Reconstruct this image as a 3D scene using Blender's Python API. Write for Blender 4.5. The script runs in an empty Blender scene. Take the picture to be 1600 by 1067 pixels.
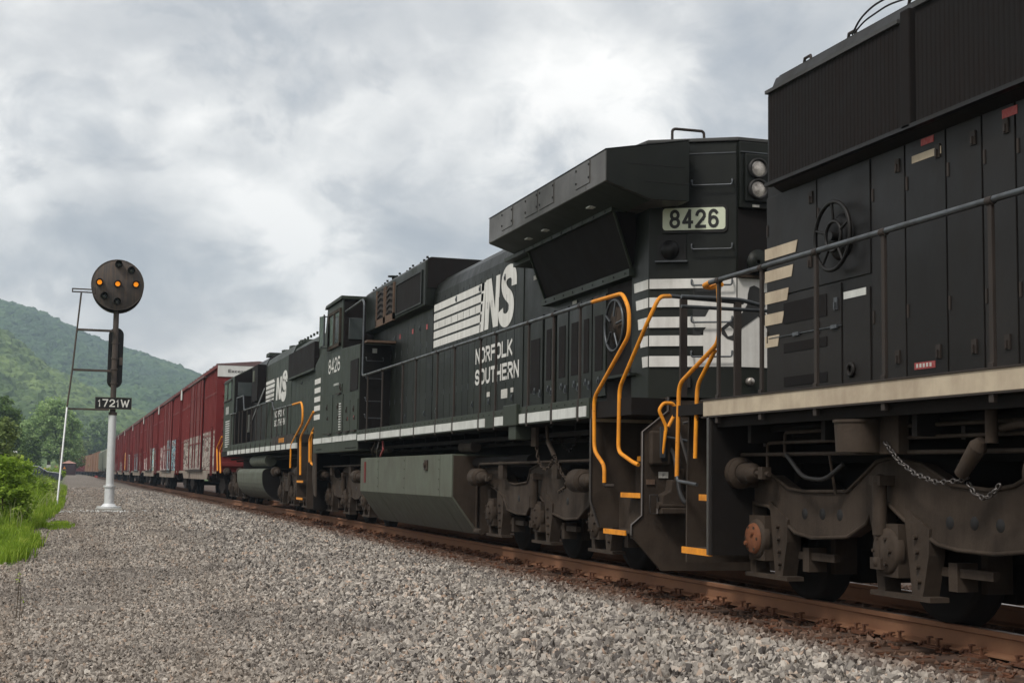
import bpy, bmesh, math, random
import numpy as np
from mathutils import Vector, Matrix, noise
R = math.radians
scn = bpy.context.scene
COL = scn.collection
random.seed(7)
TC = 6.8                      # x of the track centre; y runs along the track, z = 0 is the top of the rail

# ------------------------------------------------------------------ camera
cd = bpy.data.cameras.new('camera'); cam = bpy.data.objects.new('camera', cd); COL.objects.link(cam)
cd.lens = 50.0; cd.sensor_width = 36.0; cd.clip_start = 0.1; cd.clip_end = 12000
YAW, PITCH, ROLL = 0.30009, 0.095735, R(0.9)
F = Vector((math.sin(YAW)*math.cos(PITCH), math.cos(YAW)*math.cos(PITCH), math.sin(PITCH)))
Rt = Vector((math.cos(YAW), -math.sin(YAW), 0)); Up = Rt.cross(F)
Rc = Rt*math.cos(ROLL) + Up*math.sin(ROLL); Uc = Up*math.cos(ROLL) - Rt*math.sin(ROLL)
cam.matrix_world = Matrix(((Rc.x, Uc.x, -F.x, 0), (Rc.y, Uc.y, -F.y, 0), (Rc.z, Uc.z, -F.z, 0.98), (0, 0, 0, 1)))
scn.camera = cam

# ------------------------------------------------------------------ node helpers
class NT:
    def __init__(s, nt): s.nt = nt; s.N = nt.nodes; s.L = nt.links
    def n(s, typ, **kw):
        x = s.N.new(typ); ins = kw.pop('ins', {})
        for k, v in kw.items(): setattr(x, k, v)
        for k, v in ins.items():
            if isinstance(v, bpy.types.NodeSocket): s.L.new(v, x.inputs[k])
            else: x.inputs[k].default_value = v
        return x
    def math(s, op, a, b=0.0, clamp=False):
        x = s.N.new('ShaderNodeMath'); x.operation = op; x.use_clamp = clamp
        for i, v in enumerate((a, b)):
            if isinstance(v, bpy.types.NodeSocket): s.L.new(v, x.inputs[i])
            else: x.inputs[i].default_value = v
        return x.outputs[0]
    def ramp(s, fac, stops, interp='LINEAR'):
        x = s.N.new('ShaderNodeValToRGB'); cr = x.color_ramp; cr.interpolation = interp
        while len(cr.elements) < len(stops): cr.elements.new(0.5)
        for e, (p, c) in zip(cr.elements, stops):
            e.position = p; e.color = (c, c, c, 1) if not hasattr(c, '__len__') else (*c[:3], 1)
        s.L.new(fac, x.inputs[0]); return x.outputs[0]
    def mix(s, fac, a, b, blend='MIX'):
        x = s.N.new('ShaderNodeMix'); x.data_type = 'RGBA'; x.blend_type = blend
        for i, v in ((0, fac), (6, a), (7, b)):
            if isinstance(v, bpy.types.NodeSocket): s.L.new(v, x.inputs[i])
            elif i == 0: x.inputs[0].default_value = v
            else: x.inputs[i].default_value = (*v[:3], 1)
        return x.outputs[2]
    def noise(s, vec, scale, detail=4, rough=.55, dist=0.0):
        x = s.N.new('ShaderNodeTexNoise'); x.inputs['Scale'].default_value = scale
        x.inputs['Detail'].default_value = detail; x.inputs['Roughness'].default_value = rough
        x.inputs['Distortion'].default_value = dist
        if vec is not None: s.L.new(vec, x.inputs['Vector'])
        return x.outputs['Fac']
    def scl(s, vec, sx, sy, sz, loc=(0, 0, 0)):
        x = s.N.new('ShaderNodeMapping'); x.inputs['Scale'].default_value = (sx, sy, sz)
        x.inputs['Location'].default_value = loc
        s.L.new(vec, x.inputs['Vector']); return x.outputs[0]

# ------------------------------------------------------------------ world: pale overcast with broken cloud
wd = bpy.data.worlds.new('World'); scn.world = wd; wd.use_nodes = True
t = NT(wd.node_tree); t.N.clear()
SUN_EL, SUN_AZ = R(50), R(-125)         # azimuth from +Y towards +X; behind thin cloud, back and to the left
sky = t.n('ShaderNodeTexSky', sky_type='NISHITA', sun_disc=False, sun_elevation=SUN_EL, sun_rotation=SUN_AZ,
          air_density=1.2, dust_density=2.5)
tc = t.n('ShaderNodeTexCoord').outputs['Generated']
sep = t.n('ShaderNodeSeparateXYZ', ins={0: tc})
zz = t.math('ADD', t.math('MAXIMUM', sep.outputs[2], 0.0), 0.55)
px_ = t.math('DIVIDE', sep.outputs[0], zz); py_ = t.math('DIVIDE', sep.outputs[1], zz)
cv = t.n('ShaderNodeCombineXYZ', ins={0: px_, 1: py_, 2: 0.0}).outputs[0]
cvb = t.scl(cv, 1, 1, 1, (8.2, 7.7, 0))
big = t.noise(cvb, 3.6, 3, .5, .3)
mid = t.noise(t.scl(cv, 1, 1, 1, (9.3, 3.3, 0)), 9.0, 9, .60, .45)
fin = t.noise(t.scl(cv, 1, 1.0, 1, (1.3, 9.2, 0)), 26.0, 6, .6, .3)
puff = t.math('SUBTRACT', 1.0, t.math('ABSOLUTE', t.math('SUBTRACT', t.math('MULTIPLY', mid, 2.0), 1.0)))
v = t.math('ADD', t.math('MULTIPLY', big, .55), t.math('ADD', t.math('MULTIPLY', mid, .26), t.math('ADD', t.math('MULTIPLY', fin, .11), t.math('MULTIPLY', t.math('SUBTRACT', puff, .45), .10))))
ccol = t.ramp(v, [(.36, (.235, .245, .262)), (.43, (.290, .298, .308)), (.485, (.375, .376, .376)), (.53, (.485, .480, .468)), (.58, (.62, .605, .582))])
ccol = t.mix(1.0, ccol, (10, 10, 10), 'MULTIPLY')
cover = t.ramp(mid, [(.30, .93), (.5, .97)])
fincol = t.mix(cover, sky.outputs[0], ccol)
bg = t.n('ShaderNodeBackground', ins={'Color': fincol, 'Strength': 0.12})
t.n('ShaderNodeOutputWorld', ins={'Surface': bg.outputs[0]})

sd = bpy.data.lights.new('sun', 'SUN'); sun = bpy.data.objects.new('sun', sd); COL.objects.link(sun)
sd.energy = 1.5; sd.angle = R(12); sd.color = (1.0, .95, .88)
sdir = Vector((math.sin(SUN_AZ)*math.cos(SUN_EL), math.cos(SUN_AZ)*math.cos(SUN_EL), math.sin(SUN_EL)))
sun.rotation_euler = sdir.to_track_quat('Z', 'Y').to_euler()
vs = scn.view_settings
vs.view_transform = 'Standard'; vs.look = 'None'; vs.exposure = 0.78; vs.gamma = 1.0; vs.use_curve_mapping = False
scn.render.engine = 'CYCLES'
scn.cycles.volume_bounces = 0; scn.cycles.volume_step_rate = 10

# ------------------------------------------------------------------ materials
def newmat(name):
    m = bpy.data.materials.new(name); m.use_nodes = True; t = NT(m.node_tree); t.N.clear()
    b = t.n('ShaderNodeBsdfPrincipled'); t.n('ShaderNodeOutputMaterial', ins={'Surface': b.outputs[0]})
    pos = t.n('ShaderNodeNewGeometry').outputs['Position']
    return m, t, b, pos

def surf(name, base, dirt=None, amt=.5, rough=.5, scale=2.0, zdirt=None, streak=.5, metal=0.0, bump=.15, spec=.24, fleck=None, rnd=0.0):
    """painted or bare surface: colour, dirt in patches and vertical streaks, road dust rising from below (zdirt = (z_full, z_none))"""
    m, t, b, pos = newmat(name)
    dirt = dirt or tuple(c*.5+.03 for c in base)
    n1 = t.noise(pos, scale, 7, .62, .2)
    n2 = t.noise(t.scl(pos, 7, 7, .45), scale*.8, 4, .6)
    n3 = t.noise(pos, scale*14, 3, .6)
    f = t.math('ADD', t.math('MULTIPLY', n1, 1-streak*.6), t.math('MULTIPLY', n2, streak*.6))
    f = t.ramp(f, [(.40, 0.0), (.66, 1.0)])
    f = t.math('MULTIPLY', f, amt)
    if zdirt:
        z = t.n('ShaderNodeSeparateXYZ', ins={0: pos}).outputs[2]
        mr = t.n('ShaderNodeMapRange', ins={0: t.math('ADD', z, t.math('MULTIPLY', t.math('SUBTRACT', n2, .5), 1.0)), 1: zdirt[1], 2: zdirt[0], 3: 0.0, 4: .85})
        f = t.math('MAXIMUM', f, mr.outputs[0])
    c = t.mix(f, base, dirt)
    c = t.mix(t.math('MULTIPLY', n3, .35), c, tuple(x*.6 for x in base))
    if fleck:
        n4 = t.noise(pos, fleck[1], 5, .7)
        c = t.mix(t.ramp(n4, [(fleck[2], 0.0), (fleck[2]+.04, 1.0)]), c, fleck[0])
    if rnd:
        oi = t.n('ShaderNodeObjectInfo').outputs['Random']
        c = t.mix(t.math('MULTIPLY', oi, rnd), c, tuple(x*.45 for x in base))
    t.L.new(c, b.inputs['Base Color'])
    rr = t.math('ADD', rough-.08, t.math('MULTIPLY', n1, .2)); t.L.new(t.math('ADD', rr, t.math('MULTIPLY', f, .25), True), b.inputs['Roughness'])
    b.inputs['Metallic'].default_value = metal; b.inputs['Specular IOR Level'].default_value = spec
    if bump:
        h = t.math('ADD', t.math('MULTIPLY', n3, .35), t.math('MULTIPLY', t.noise(pos, 2.1, 2), 2.2))
        bn = t.n('ShaderNodeBump', ins={'Height': h, 'Strength': bump, 'Distance': .02}); t.L.new(bn.outputs[0], b.inputs['Normal'])
    return m

DUST = (.085, .070, .058)
M = {}
M['black1'] = surf('dusty_black_paint', (.0048, .0045, .0047), (.026, .021, .018), .62, .38, 1.1, (1.3, 3.4), .7, rnd=.5)
M['black2'] = surf('faded_greenish_black_paint', (.0062, .0082, .0066), (.030, .034, .024), .62, .38, 1.2, (1.2, 2.9), .7, rnd=.85)
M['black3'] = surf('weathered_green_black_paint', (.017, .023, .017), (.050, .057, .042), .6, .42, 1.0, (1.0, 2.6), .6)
M['wingpaint'] = surf('wing_paint_with_sky_sheen', (.085, .080, .074), (.038, .040, .040), .7, .36, .9, None, .3)  # lighter than the hood: the sky's reflection is painted into the colour
M['roofgrey'] = surf('greyed_roof_paint', (.060, .060, .060), (.030, .028, .026), .5, .5, 1.3, None, .2)
M['grime'] = surf('road_grime_grey', (.050, .036, .026), (.018, .013, .010), .8, .75, 3.0, None, .4, bump=.4)
M['grime_dark'] = surf('dark_underframe_grime', (.007, .0055, .005), (.020, .015, .012), .5, .9, 3.0, None, .4)
M['tankgreen'] = surf('dusty_green_grey_tank', (.100, .112, .085), (.068, .055, .045), .5, .6, 1.5, (.2, .95), .5)
M['grille'] = surf('sooty_grille_and_recess_shade', (.006, .005, .005), (.018, .013, .012), .6, .85, 2.5, None, .6)  # grille black; also painted as shade on flat sheets standing for hollows
M['white'] = surf('white_stripe_paint', (.70, .69, .66), (.36, .34, .31), .55, .55, 2.2, None, .8, bump=.05)
M['cream'] = surf('yellowed_reflective_stripe', (.50, .42, .31), (.26, .20, .15), .8, .6, 2.0, None, .4, bump=.05)
M['whitemark'] = surf('white_sill_stripe', (.60, .61, .58), (.33, .33, .31), .6, .6, 3, None, .6, bump=.05)
M['orange'] = surf('orange_safety_paint', (.82, .31, .020), (.36, .13, .03), .6, .45, 6, None, .3, bump=.05, fleck=((.06, .035, .02), 22, .64))
M['railtube'] = surf('worn_dark_handrail', (.10, .11, .12), (.035, .030, .028), .6, .30, 6, None, .1, metal=.5, bump=.05)
M['post'] = surf('brown_black_post', (.030, .024, .021), (.055, .042, .035), .6, .6, 4)
M['glass'] = surf('smoky_glass', (.05, .06, .06), (.10, .11, .11), .5, .08, 2, None, .3, bump=0, spec=.8)
M['numglass'] = surf('number_board_glass', (.60, .64, .50), (.42, .44, .34), .5, .3, 3, None, .3, bump=0)
M['ink'] = surf('black_lettering', (.025, .025, .025), (.05, .05, .05), .3, .5, 3, bump=0)
M['lampglass'] = surf('lens_painted_reflections', (.50, .46, .42), (.10, .09, .085), .9, .12, 22, None, 0, metal=.6, bump=.3)  # light and dark blotches paint reflections into the lens
M['chrome'] = surf('dull_bare_steel', (.12, .11, .105), (.06, .05, .045), .5, .35, 6, metal=.7)
M['red'] = surf('red_notice', (.33, .04, .04), (.45, .28, .26), .4, .5, 40, bump=0)
M['paper'] = surf('white_notice', (.62, .60, .55), (.28, .27, .26), .6, .6, 45, bump=0)
M['louvre'] = surf('tan_dust_louvre', (.13, .085, .060), (.05, .032, .026), .7, .8, 4)
M['rail'] = surf('rusty_rail', (.20, .095, .052), (.28, .15, .085), .6, .75, 3, None, 0, bump=.2)
M['railhead'] = surf('polished_rail_head', (.26, .19, .15), (.14, .08, .055), .6, .32, 5, None, 0, metal=.6)
M['rustcap'] = surf('orange_rust_cap', (.19, .070, .032), (.09, .045, .03), .6, .7, 20, bump=.5)
M['tie'] = surf('creosoted_sleeper', (.065, .042, .032), (.140, .075, .046), .7, .9, 5, None, 0, bump=.5)
M['plate'] = surf('rusted_plate', (.125, .055, .030), (.070, .032, .022), .7, .85, 8, None, 0, bump=.4)
M['boxred'] = surf('oxide_red_boxcar', (.185, .021, .021), (.105, .022, .020), .65, .55, .9, (.9, 1.9), .7, bump=.1, rnd=.35)
M['boxsill'] = surf('dusty_boxcar_sill', (.25, .22, .18), (.16, .07, .055), .6, .7, 2)
M['boxdark'] = surf('boxcar_underframe', (.035, .028, .025), (.07, .05, .04), .6, .85, 3)
M['boxroof'] = surf('boxcar_roof_metal', (.16, .10, .10), (.08, .05, .05), .6, .5, 1)
M['boxwhite'] = surf('white_end_panel', (.68, .68, .66), (.45, .44, .42), .5, .5, 1.5)
M['ochre'] = surf('ochre_boxcar', (.42, .20, .055), (.25, .12, .05), .5, .6, .6, None, .7)
M['tancar'] = surf('tan_boxcar', (.32, .19, .12), (.20, .10, .07), .6, .6, .5, None, .7)
M['hopper'] = surf('grey_green_hopper', (.25, .27, .22), (.14, .13, .11), .6, .6, .7, None, .9)
M['hopperlight'] = surf('pale_grey_hopper', (.40, .40, .35), (.22, .20, .17), .6, .6, .7, None, .9)
M['silver'] = surf('aluminium_painted_mast', (.74, .75, .76), (.50, .51, .52), .4, .38, 8, None, .3, metal=.35, bump=.25)
M['mastdark'] = surf('weathered_black_iron', (.060, .050, .045), (.14, .10, .075), .5, .7, 6, None, .8)
M['disc'] = surf('weathered_signal_disc', (.050, .046, .045), (.150, .105, .078), .8, .6, 4.5, None, 1.0)
M['hoodblack'] = surf('black_lamp_hood', (.014, .013, .013), (.03, .03, .03), .4, .5, 5)
M['signblack'] = surf('sign_black', (.012, .012, .012), (.03, .03, .03), .4, .6, 8)
M['signwhite'] = surf('sign_white', (.74, .73, .69), (.5, .48, .44), .5, .5, 8, bump=0)
M['concrete'] = surf('pale_concrete', (.36, .35, .32), (.22, .20, .18), .6, .85, 5)
M['shack'] = surf('brown_hut_wall', (.060, .036, .042), (.035, .025, .028), .5, .8, 2)
M['shackroof'] = surf('pink_rust_roof', (.42, .24, .20), (.3, .18, .15), .5, .7, 1)
M['carpaint'] = surf('dark_car_paint', (.045, .050, .075), (.08, .08, .09), .3, .2, 2)
M['carsilver'] = surf('pale_car_trim', (.5, .52, .54), (.35, .36, .37), .4, .3, 2)
M['bark'] = surf('bark', (.11, .085, .06), (.06, .045, .035), .6, .9, 6)
M['soil'] = surf('soil', (.016, .026, .010), (.03, .04, .016), .6, .95, 2)
M['houseroof'] = surf('pale_roof', (.55, .55, .5), (.4, .4, .36), .4, .6, 1)

m, t, b, pos = newmat('lit_amber_lens'); b.inputs['Base Color'].default_value = (.9, .35, .03, 1)
b.inputs['Emission Color'].default_value = (1, .30, .012, 1); b.inputs['Emission Strength'].default_value = .48; M['amber'] = m

def leafmat(name, a, bcol, c, scale=.4, trans=.0):
    m, t, b, pos = newmat(name)
    n = t.noise(pos, scale, 4, .6); n2 = t.noise(pos, scale*9, 2, .5)
    f = t.math('ADD', t.math('MULTIPLY', n, .6), t.math('MULTIPLY', n2, .4))
    col = t.ramp(f, [(.34, a), (.5, bcol), (.66, c)])
    t.L.new(col, b.inputs['Base Color']); b.inputs['Roughness'].default_value = .65
    b.inputs['Specular IOR Level'].default_value = .25
    if trans:
        b.inputs['Transmission Weight'].default_value = 0
        tr = t.n('ShaderNodeBsdfTranslucent', ins={'Color': col}); out = [x for x in t.N if x.type == 'OUTPUT_MATERIAL'][0]
        ms = t.n('ShaderNodeMixShader', ins={0: trans, 1: b.outputs[0], 2: tr.outputs[0]}); t.L.new(ms.outputs[0], out.inputs[0])
    return m
M['leaf_big'] = leafmat('silvery_green_leaves', (.13, .21, .08), (.29, .42, .16), (.50, .60, .31), .35, .4)
M['leaf_dark'] = leafmat('deep_green_leaves', (.040, .075, .018), (.085, .145, .030), (.15, .23, .050), .4, .2)
M['leaf_bright'] = leafmat('bright_spring_leaves', (.12, .20, .020), (.27, .40, .045), (.46, .56, .10), .9, .4)
M['leaf_pale'] = leafmat('pale_green_leaves', (.09, .13, .04), (.19, .25, .08), (.32, .38, .14), .7, .35)
M['grass'] = leafmat('lush_grass', (.085, .145, .012), (.21, .33, .025), (.42, .48, .085), 1.4, .4)
M['seed'] = leafmat('grass_seed_heads', (.22, .26, .10), (.34, .36, .17), (.45, .42, .25), 2, .3)
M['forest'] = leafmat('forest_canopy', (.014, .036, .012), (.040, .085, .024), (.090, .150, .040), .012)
M['forest_sun_tint'] = leafmat('forest_canopy_painted_sun', (.028, .055, .016), (.070, .115, .030), (.15, .21, .060), .015)  # paler copy of the canopy green, with sunlight painted into it

# ------------------------------------------------------------------ mesh builder
class MB:
    def __init__(s): s.v = []; s.f = []; s.sm = []
    def add(s, vs, fs, smooth=False):
        o = len(s.v); s.v += [tuple(p) for p in vs]
        for f in fs: s.f.append(tuple(i+o for i in f)); s.sm.append(smooth)
        return s
    def box(s, x0, x1, y0, y1, z0, z1):
        vs = [(x, y, z) for x in (x0, x1) for y in (y0, y1) for z in (z0, z1)]
        return s.add(vs, [(0,1,3,2), (4,6,7,5), (0,4,5,1), (2,3,7,6), (0,2,6,4), (1,5,7,3)])
    def hexa(s, a, b_):
        """a, b_: matching quads (4 points each)"""
        return s.add(list(a)+list(b_), [(3,2,1,0), (4,5,6,7), (0,1,5,4), (1,2,6,5), (2,3,7,6), (3,0,4,7)])
    def _prism(s, p0, p1):
        n = len(p0)
        return s.add(p0+p1, [tuple(range(n))[::-1], tuple(range(n, 2*n))] + [(i, (i+1) % n, n+(i+1) % n, n+i) for i in range(n)])
    def prx(s, poly, x0, x1): return s._prism([(x0, y, z) for y, z in poly], [(x1, y, z) for y, z in poly])
    def pry(s, poly, y0, y1): return s._prism([(x, y0, z) for x, z in poly], [(x, y1, z) for x, z in poly])
    def prz(s, poly, z0, z1): return s._prism([(x, y, z0) for x, y in poly], [(x, y, z1) for x, y in poly])
    def frus(s, p0, p1, r0, r1, n=14, caps=True):
        p0 = Vector(p0); p1 = Vector(p1); d = (p1-p0).normalized()
        a = d.orthogonal().normalized(); c = d.cross(a)
        A = [p0+(a*math.cos(2*math.pi*i/n)+c*math.sin(2*math.pi*i/n))*r0 for i in range(n)]
        B = [p1+(a*math.cos(2*math.pi*i/n)+c*math.sin(2*math.pi*i/n))*r1 for i in range(n)]
        s.add(A+B, [(i, (i+1) % n, n+(i+1) % n, n+i) for i in range(n)], True)
        if caps: s.add(A, [tuple(range(n))[::-1]]); s.add(B, [tuple(range(n))])
        return s
    def cyl(s, p0, p1, r, n=14, caps=True): return s.frus(p0, p1, r, r, n, caps)
    def tube(s, pts, r, n=8, rnd=0):
        P = [Vector(p) for p in pts]
        if rnd:      # round the corners
            Q = [P[0]]
            for i in range(1, len(P)-1):
                a, b_, c = P[i-1], P[i], P[i+1]; k = min(rnd, (a-b_).length*.45, (c-b_).length*.45)
                u = b_+(a-b_).normalized()*k; w = b_+(c-b_).normalized()*k
                for q in (0, .25, .5, .75, 1): Q.append(u*(1-q)**2 + b_*2*q*(1-q) + w*q*q)
            P = Q+[P[-1]]
        rings = []; prev = None
        for i, p in enumerate(P):
            d = (P[min(i+1, len(P)-1)]-P[max(i-1, 0)]).normalized()
            a = d.orthogonal().normalized() if prev is None else (prev-d*prev.dot(d)).normalized()
            prev = a; c = d.cross(a)
            rings.append([p+(a*math.cos(2*math.pi*k/n)+c*math.sin(2*math.pi*k/n))*r for k in range(n)])
        vs = [q for r_ in rings for q in r_]
        fs = [(i*n+k, i*n+(k+1) % n, (i+1)*n+(k+1) % n, (i+1)*n+k) for i in range(len(P)-1) for k in range(n)]
        s.add(vs, fs, True); s.add(rings[0], [tuple(range(n))[::-1]]); s.add(rings[-1], [tuple(range(n))])
        return s
    def lathe(s, prof, org, axis='x', n=24):
        """prof: (radius, offset along the axis)"""
        vs = []
        for r, o in prof:
            for k in range(n):
                a = 2*math.pi*k/n; u, w = r*math.cos(a), r*math.sin(a)
                q = {'x': (o, u, w), 'y': (u, o, w), 'z': (u, w, o)}[axis]
                vs.append((org[0]+q[0], org[1]+q[1], org[2]+q[2]))
        fs = [(i*n+k, i*n+(k+1) % n, (i+1)*n+(k+1) % n, (i+1)*n+k) for i in range(len(prof)-1) for k in range(n)]
        return s.add(vs, fs, True)
    def torus(s, c, R_, r, axis='x', n=28, m_=8, sq=1.0, rot=None):
        vs = []
        for i in range(n):
            a = 2*math.pi*i/n
            for j in range(m_):
                b_ = 2*math.pi*j/m_; rr = R_+r*math.cos(b_)
                p = Vector((r*math.sin(b_), rr*math.cos(a)*sq, rr*math.sin(a)))
                if axis == 'z': p = Vector((p.y, p.z, p.x))
                if rot is not None: p = rot @ p
                vs.append((c[0]+p.x, c[1]+p.y, c[2]+p.z))
        fs = [(i*m_+j, ((i+1) % n)*m_+j, ((i+1) % n)*m_+(j+1) % m_, i*m_+(j+1) % m_) for i in range(n) for j in range(m_)]
        return s.add(vs, fs, True)
    def sph(s, c, r, n=12, sc=(1, 1, 1)):
        m_ = n//2; vs = []; fs = []
        for i in range(m_+1):
            th = math.pi*i/m_
            for k in range(n):
                a = 2*math.pi*k/n
                vs.append((c[0]+r*sc[0]*math.sin(th)*math.cos(a), c[1]+r*sc[1]*math.sin(th)*math.sin(a), c[2]+r*sc[2]*math.cos(th)))
        for i in range(m_):
            for k in range(n): fs.append((i*n+k, (i+1)*n+k, (i+1)*n+(k+1) % n, i*n+(k+1) % n))
        return s.add(vs, fs, True)
    def chain(s, pts, link=.05, r=.010):
        P = [Vector(p) for p in pts]; d = 0; i = 0; k = 0
        for i in range(len(P)-1):
            a, b_ = P[i], P[i+1]; L = (b_-a).length; nn = max(1, round(L/(link*1.35)))
            for q in range(nn):
                c = a.lerp(b_, (q+.5)/nn); dd = (b_-a).normalized()
                m1 = dd.to_track_quat('Z', 'X').to_matrix() @ Matrix.Rotation(math.pi/2*(k % 2), 3, 'Z'); k += 1
                s.torus(c, link*.72, r, 'x', 10, 5, .62, m1)
        return s

ORG = {}
def obj(name, mb, mat=None, parent=None, bevel=0, org=None):
    o_ = Vector(ORG[parent.name]) if parent is not None else Vector(org or (0, 0, 0))
    if isinstance(mb, bpy.types.Mesh): me = mb
    else:
        me = bpy.data.meshes.new(name)
        me.from_pydata([(x-o_.x, y-o_.y, z-o_.z) for x, y, z in mb.v], [], mb.f); me.update()
        me.polygons.foreach_set('use_smooth', mb.sm)
        bm_ = bmesh.new(); bm_.from_mesh(me); bmesh.ops.recalc_face_normals(bm_, faces=bm_.faces); bm_.to_mesh(me); bm_.free()
        if mat is not None: me.materials.append(M[mat] if isinstance(mat, str) else mat)
    ob = bpy.data.objects.new(name, me); COL.objects.link(ob); ORG[ob.name] = tuple(o_)
    if parent is not None: ob.parent = parent
    else: ob.location = o_
    if bevel:
        md = ob.modifiers.new('edge', 'BEVEL'); md.width = bevel; md.segments = 2; md.limit_method = 'ANGLE'; md.angle_limit = R(40)
    return ob
def tag(o, label=None, cat=None, group=None, kind=None):
    if label: o['label'] = label
    if cat: o['category'] = cat
    if group: o['group'] = group
    if kind: o['kind'] = kind
    return o
def thing(name, loc, label, cat, group=None):
    o = bpy.data.objects.new(name, None); COL.objects.link(o); o.location = loc; o.empty_display_size = .5
    ORG[o.name] = tuple(loc); return tag(o, label, cat, group)
def copy_tree(o, parent=None):
    c = o.copy(); COL.objects.link(c); c.parent = parent; ORG[c.name] = ORG[o.name]
    for ch in list(o.children): copy_tree(ch, c)
    return c
def clone(o, parent, dx=0, dy=0, dz=0):
    """another piece with the same mesh, shifted"""
    c = o.copy(); COL.objects.link(c); c.parent = parent; c.location = o.location+Vector((dx, dy, dz)); ORG[c.name] = ORG[parent.name]
    return c
def mesh_text(s, bold=0.0):
    cu = bpy.data.curves.new('lettering', 'FONT'); cu.body = s; cu.offset = bold; cu.resolution_u = 3; cu.extrude = 0
    ob = bpy.data.objects.new('lettering', cu); COL.objects.link(ob)
    bpy.context.view_layer.update()
    me = bpy.data.meshes.new_from_object(ob.evaluated_get(bpy.context.evaluated_depsgraph_get()))
    bpy.data.objects.remove(ob); bpy.data.curves.remove(cu)
    vs = np.array([v.co[:2] for v in me.vertices]); fs = [tuple(p.vertices) for p in me.polygons]
    bpy.data.meshes.remove(me)
    vs -= vs.min(0); vs /= vs.max(0); return vs, fs
def text_side(s, X, ya, yb, z0, z1, parent, mat='white', bold=0.0, shear=0.0, name='lettering'):
    """lettering on a plane x = X that faces the camera's side; ya = left end (farther), yb = right end"""
    vs, fs = mesh_text(s, bold)
    return obj(name, MB().add([(X, ya+(yb-ya)*u - shear*v_, z0+(z1-z0)*v_) for u, v_ in vs], fs), mat, parent)
def text_front(s, Y, xa, xb, z0, z1, parent, mat='ink', bold=0.0, name='lettering'):
    vs, fs = mesh_text(s, bold)
    return obj(name, MB().add([(xa+(xb-xa)*u, Y, z0+(z1-z0)*v_) for u, v_ in vs], fs), mat, parent)
def B(*a): return MB().box(*a)
def arc(cx, cy, rx, ry, a0, a1, n=10): return [(cx+rx*math.cos(R(a0+(a1-a0)*i/n)), cy+ry*math.sin(R(a0+(a1-a0)*i/n))) for i in range(n+1)]
GLYPH = {   # strokes in a unit box
    'N': [[(0, 0), (0, 1)], [(0, 1), (1, 0)], [(1, 0), (1, 1)]], 'O': [arc(.5, .72, .5, .28, 0, 180)+arc(.5, .28, .5, .28, 180, 360)+[(1, .72)]],
    'R': [[(0, 0), (0, 1), (.6, 1)]+arc(.62, .75, .38, .25, 90, -90, 8)+[(0, .5)], [(.5, .5), (1, 0)]], 'F': [[(0, 0), (0, 1), (1, 1)], [(0, .53), (.85, .53)]],
    'L': [[(0, 1), (0, 0), (1, 0)]], 'K': [[(0, 0), (0, 1)], [(0, .38), (.95, 1)], [(.30, .56), (1, 0)]],
    'S': [arc(.5, .74, .48, .26, 20, 270, 12)[:-1]+arc(.5, .26, .5, .25, 90, -160, 12)], 'U': [[(0, 1), (0, .3)]+arc(.5, .3, .5, .3, 180, 360)+[(1, 1)]],
    'T': [[(0, 1), (1, 1)], [(.5, 1), (.5, 0)]], 'H': [[(0, 0), (0, 1)], [(1, 0), (1, 1)], [(0, .5), (1, .5)]], 'E': [[(1, 1), (0, 1), (0, 0), (1, 0)], [(0, .52), (.85, .52)]],
    '8': [arc(.5, .75, .44, .25, 90, 450, 16), arc(.5, .26, .5, .26, 90, 450, 16)], '4': [[(.74, 0), (.74, 1)], [(.74, 1), (0, .30)], [(0, .28), (1, .28)]],
    '2': [arc(.5, .72, .48, .28, 170, -15, 10)+[(.80, .48)], [(.93, .60), (0, .02)], [(0, 0), (1, 0)]], '6': [arc(.5, .70, .48, .30, 35, 180, 8)+[(.0, .30)], arc(.5, .29, .5, .29, 90, 450, 16)],
    '1': [[(.05, .76), (.55, 1), (.55, 0)]], '7': [[(0, 1), (1, 1)], [(1, 1), (.4, 0)]], 'W': [[(0, 1), (.25, 0)], [(.25, 0), (.5, .8)], [(.5, .8), (.75, 0)], [(.75, 0), (1, 1)]]}
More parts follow.
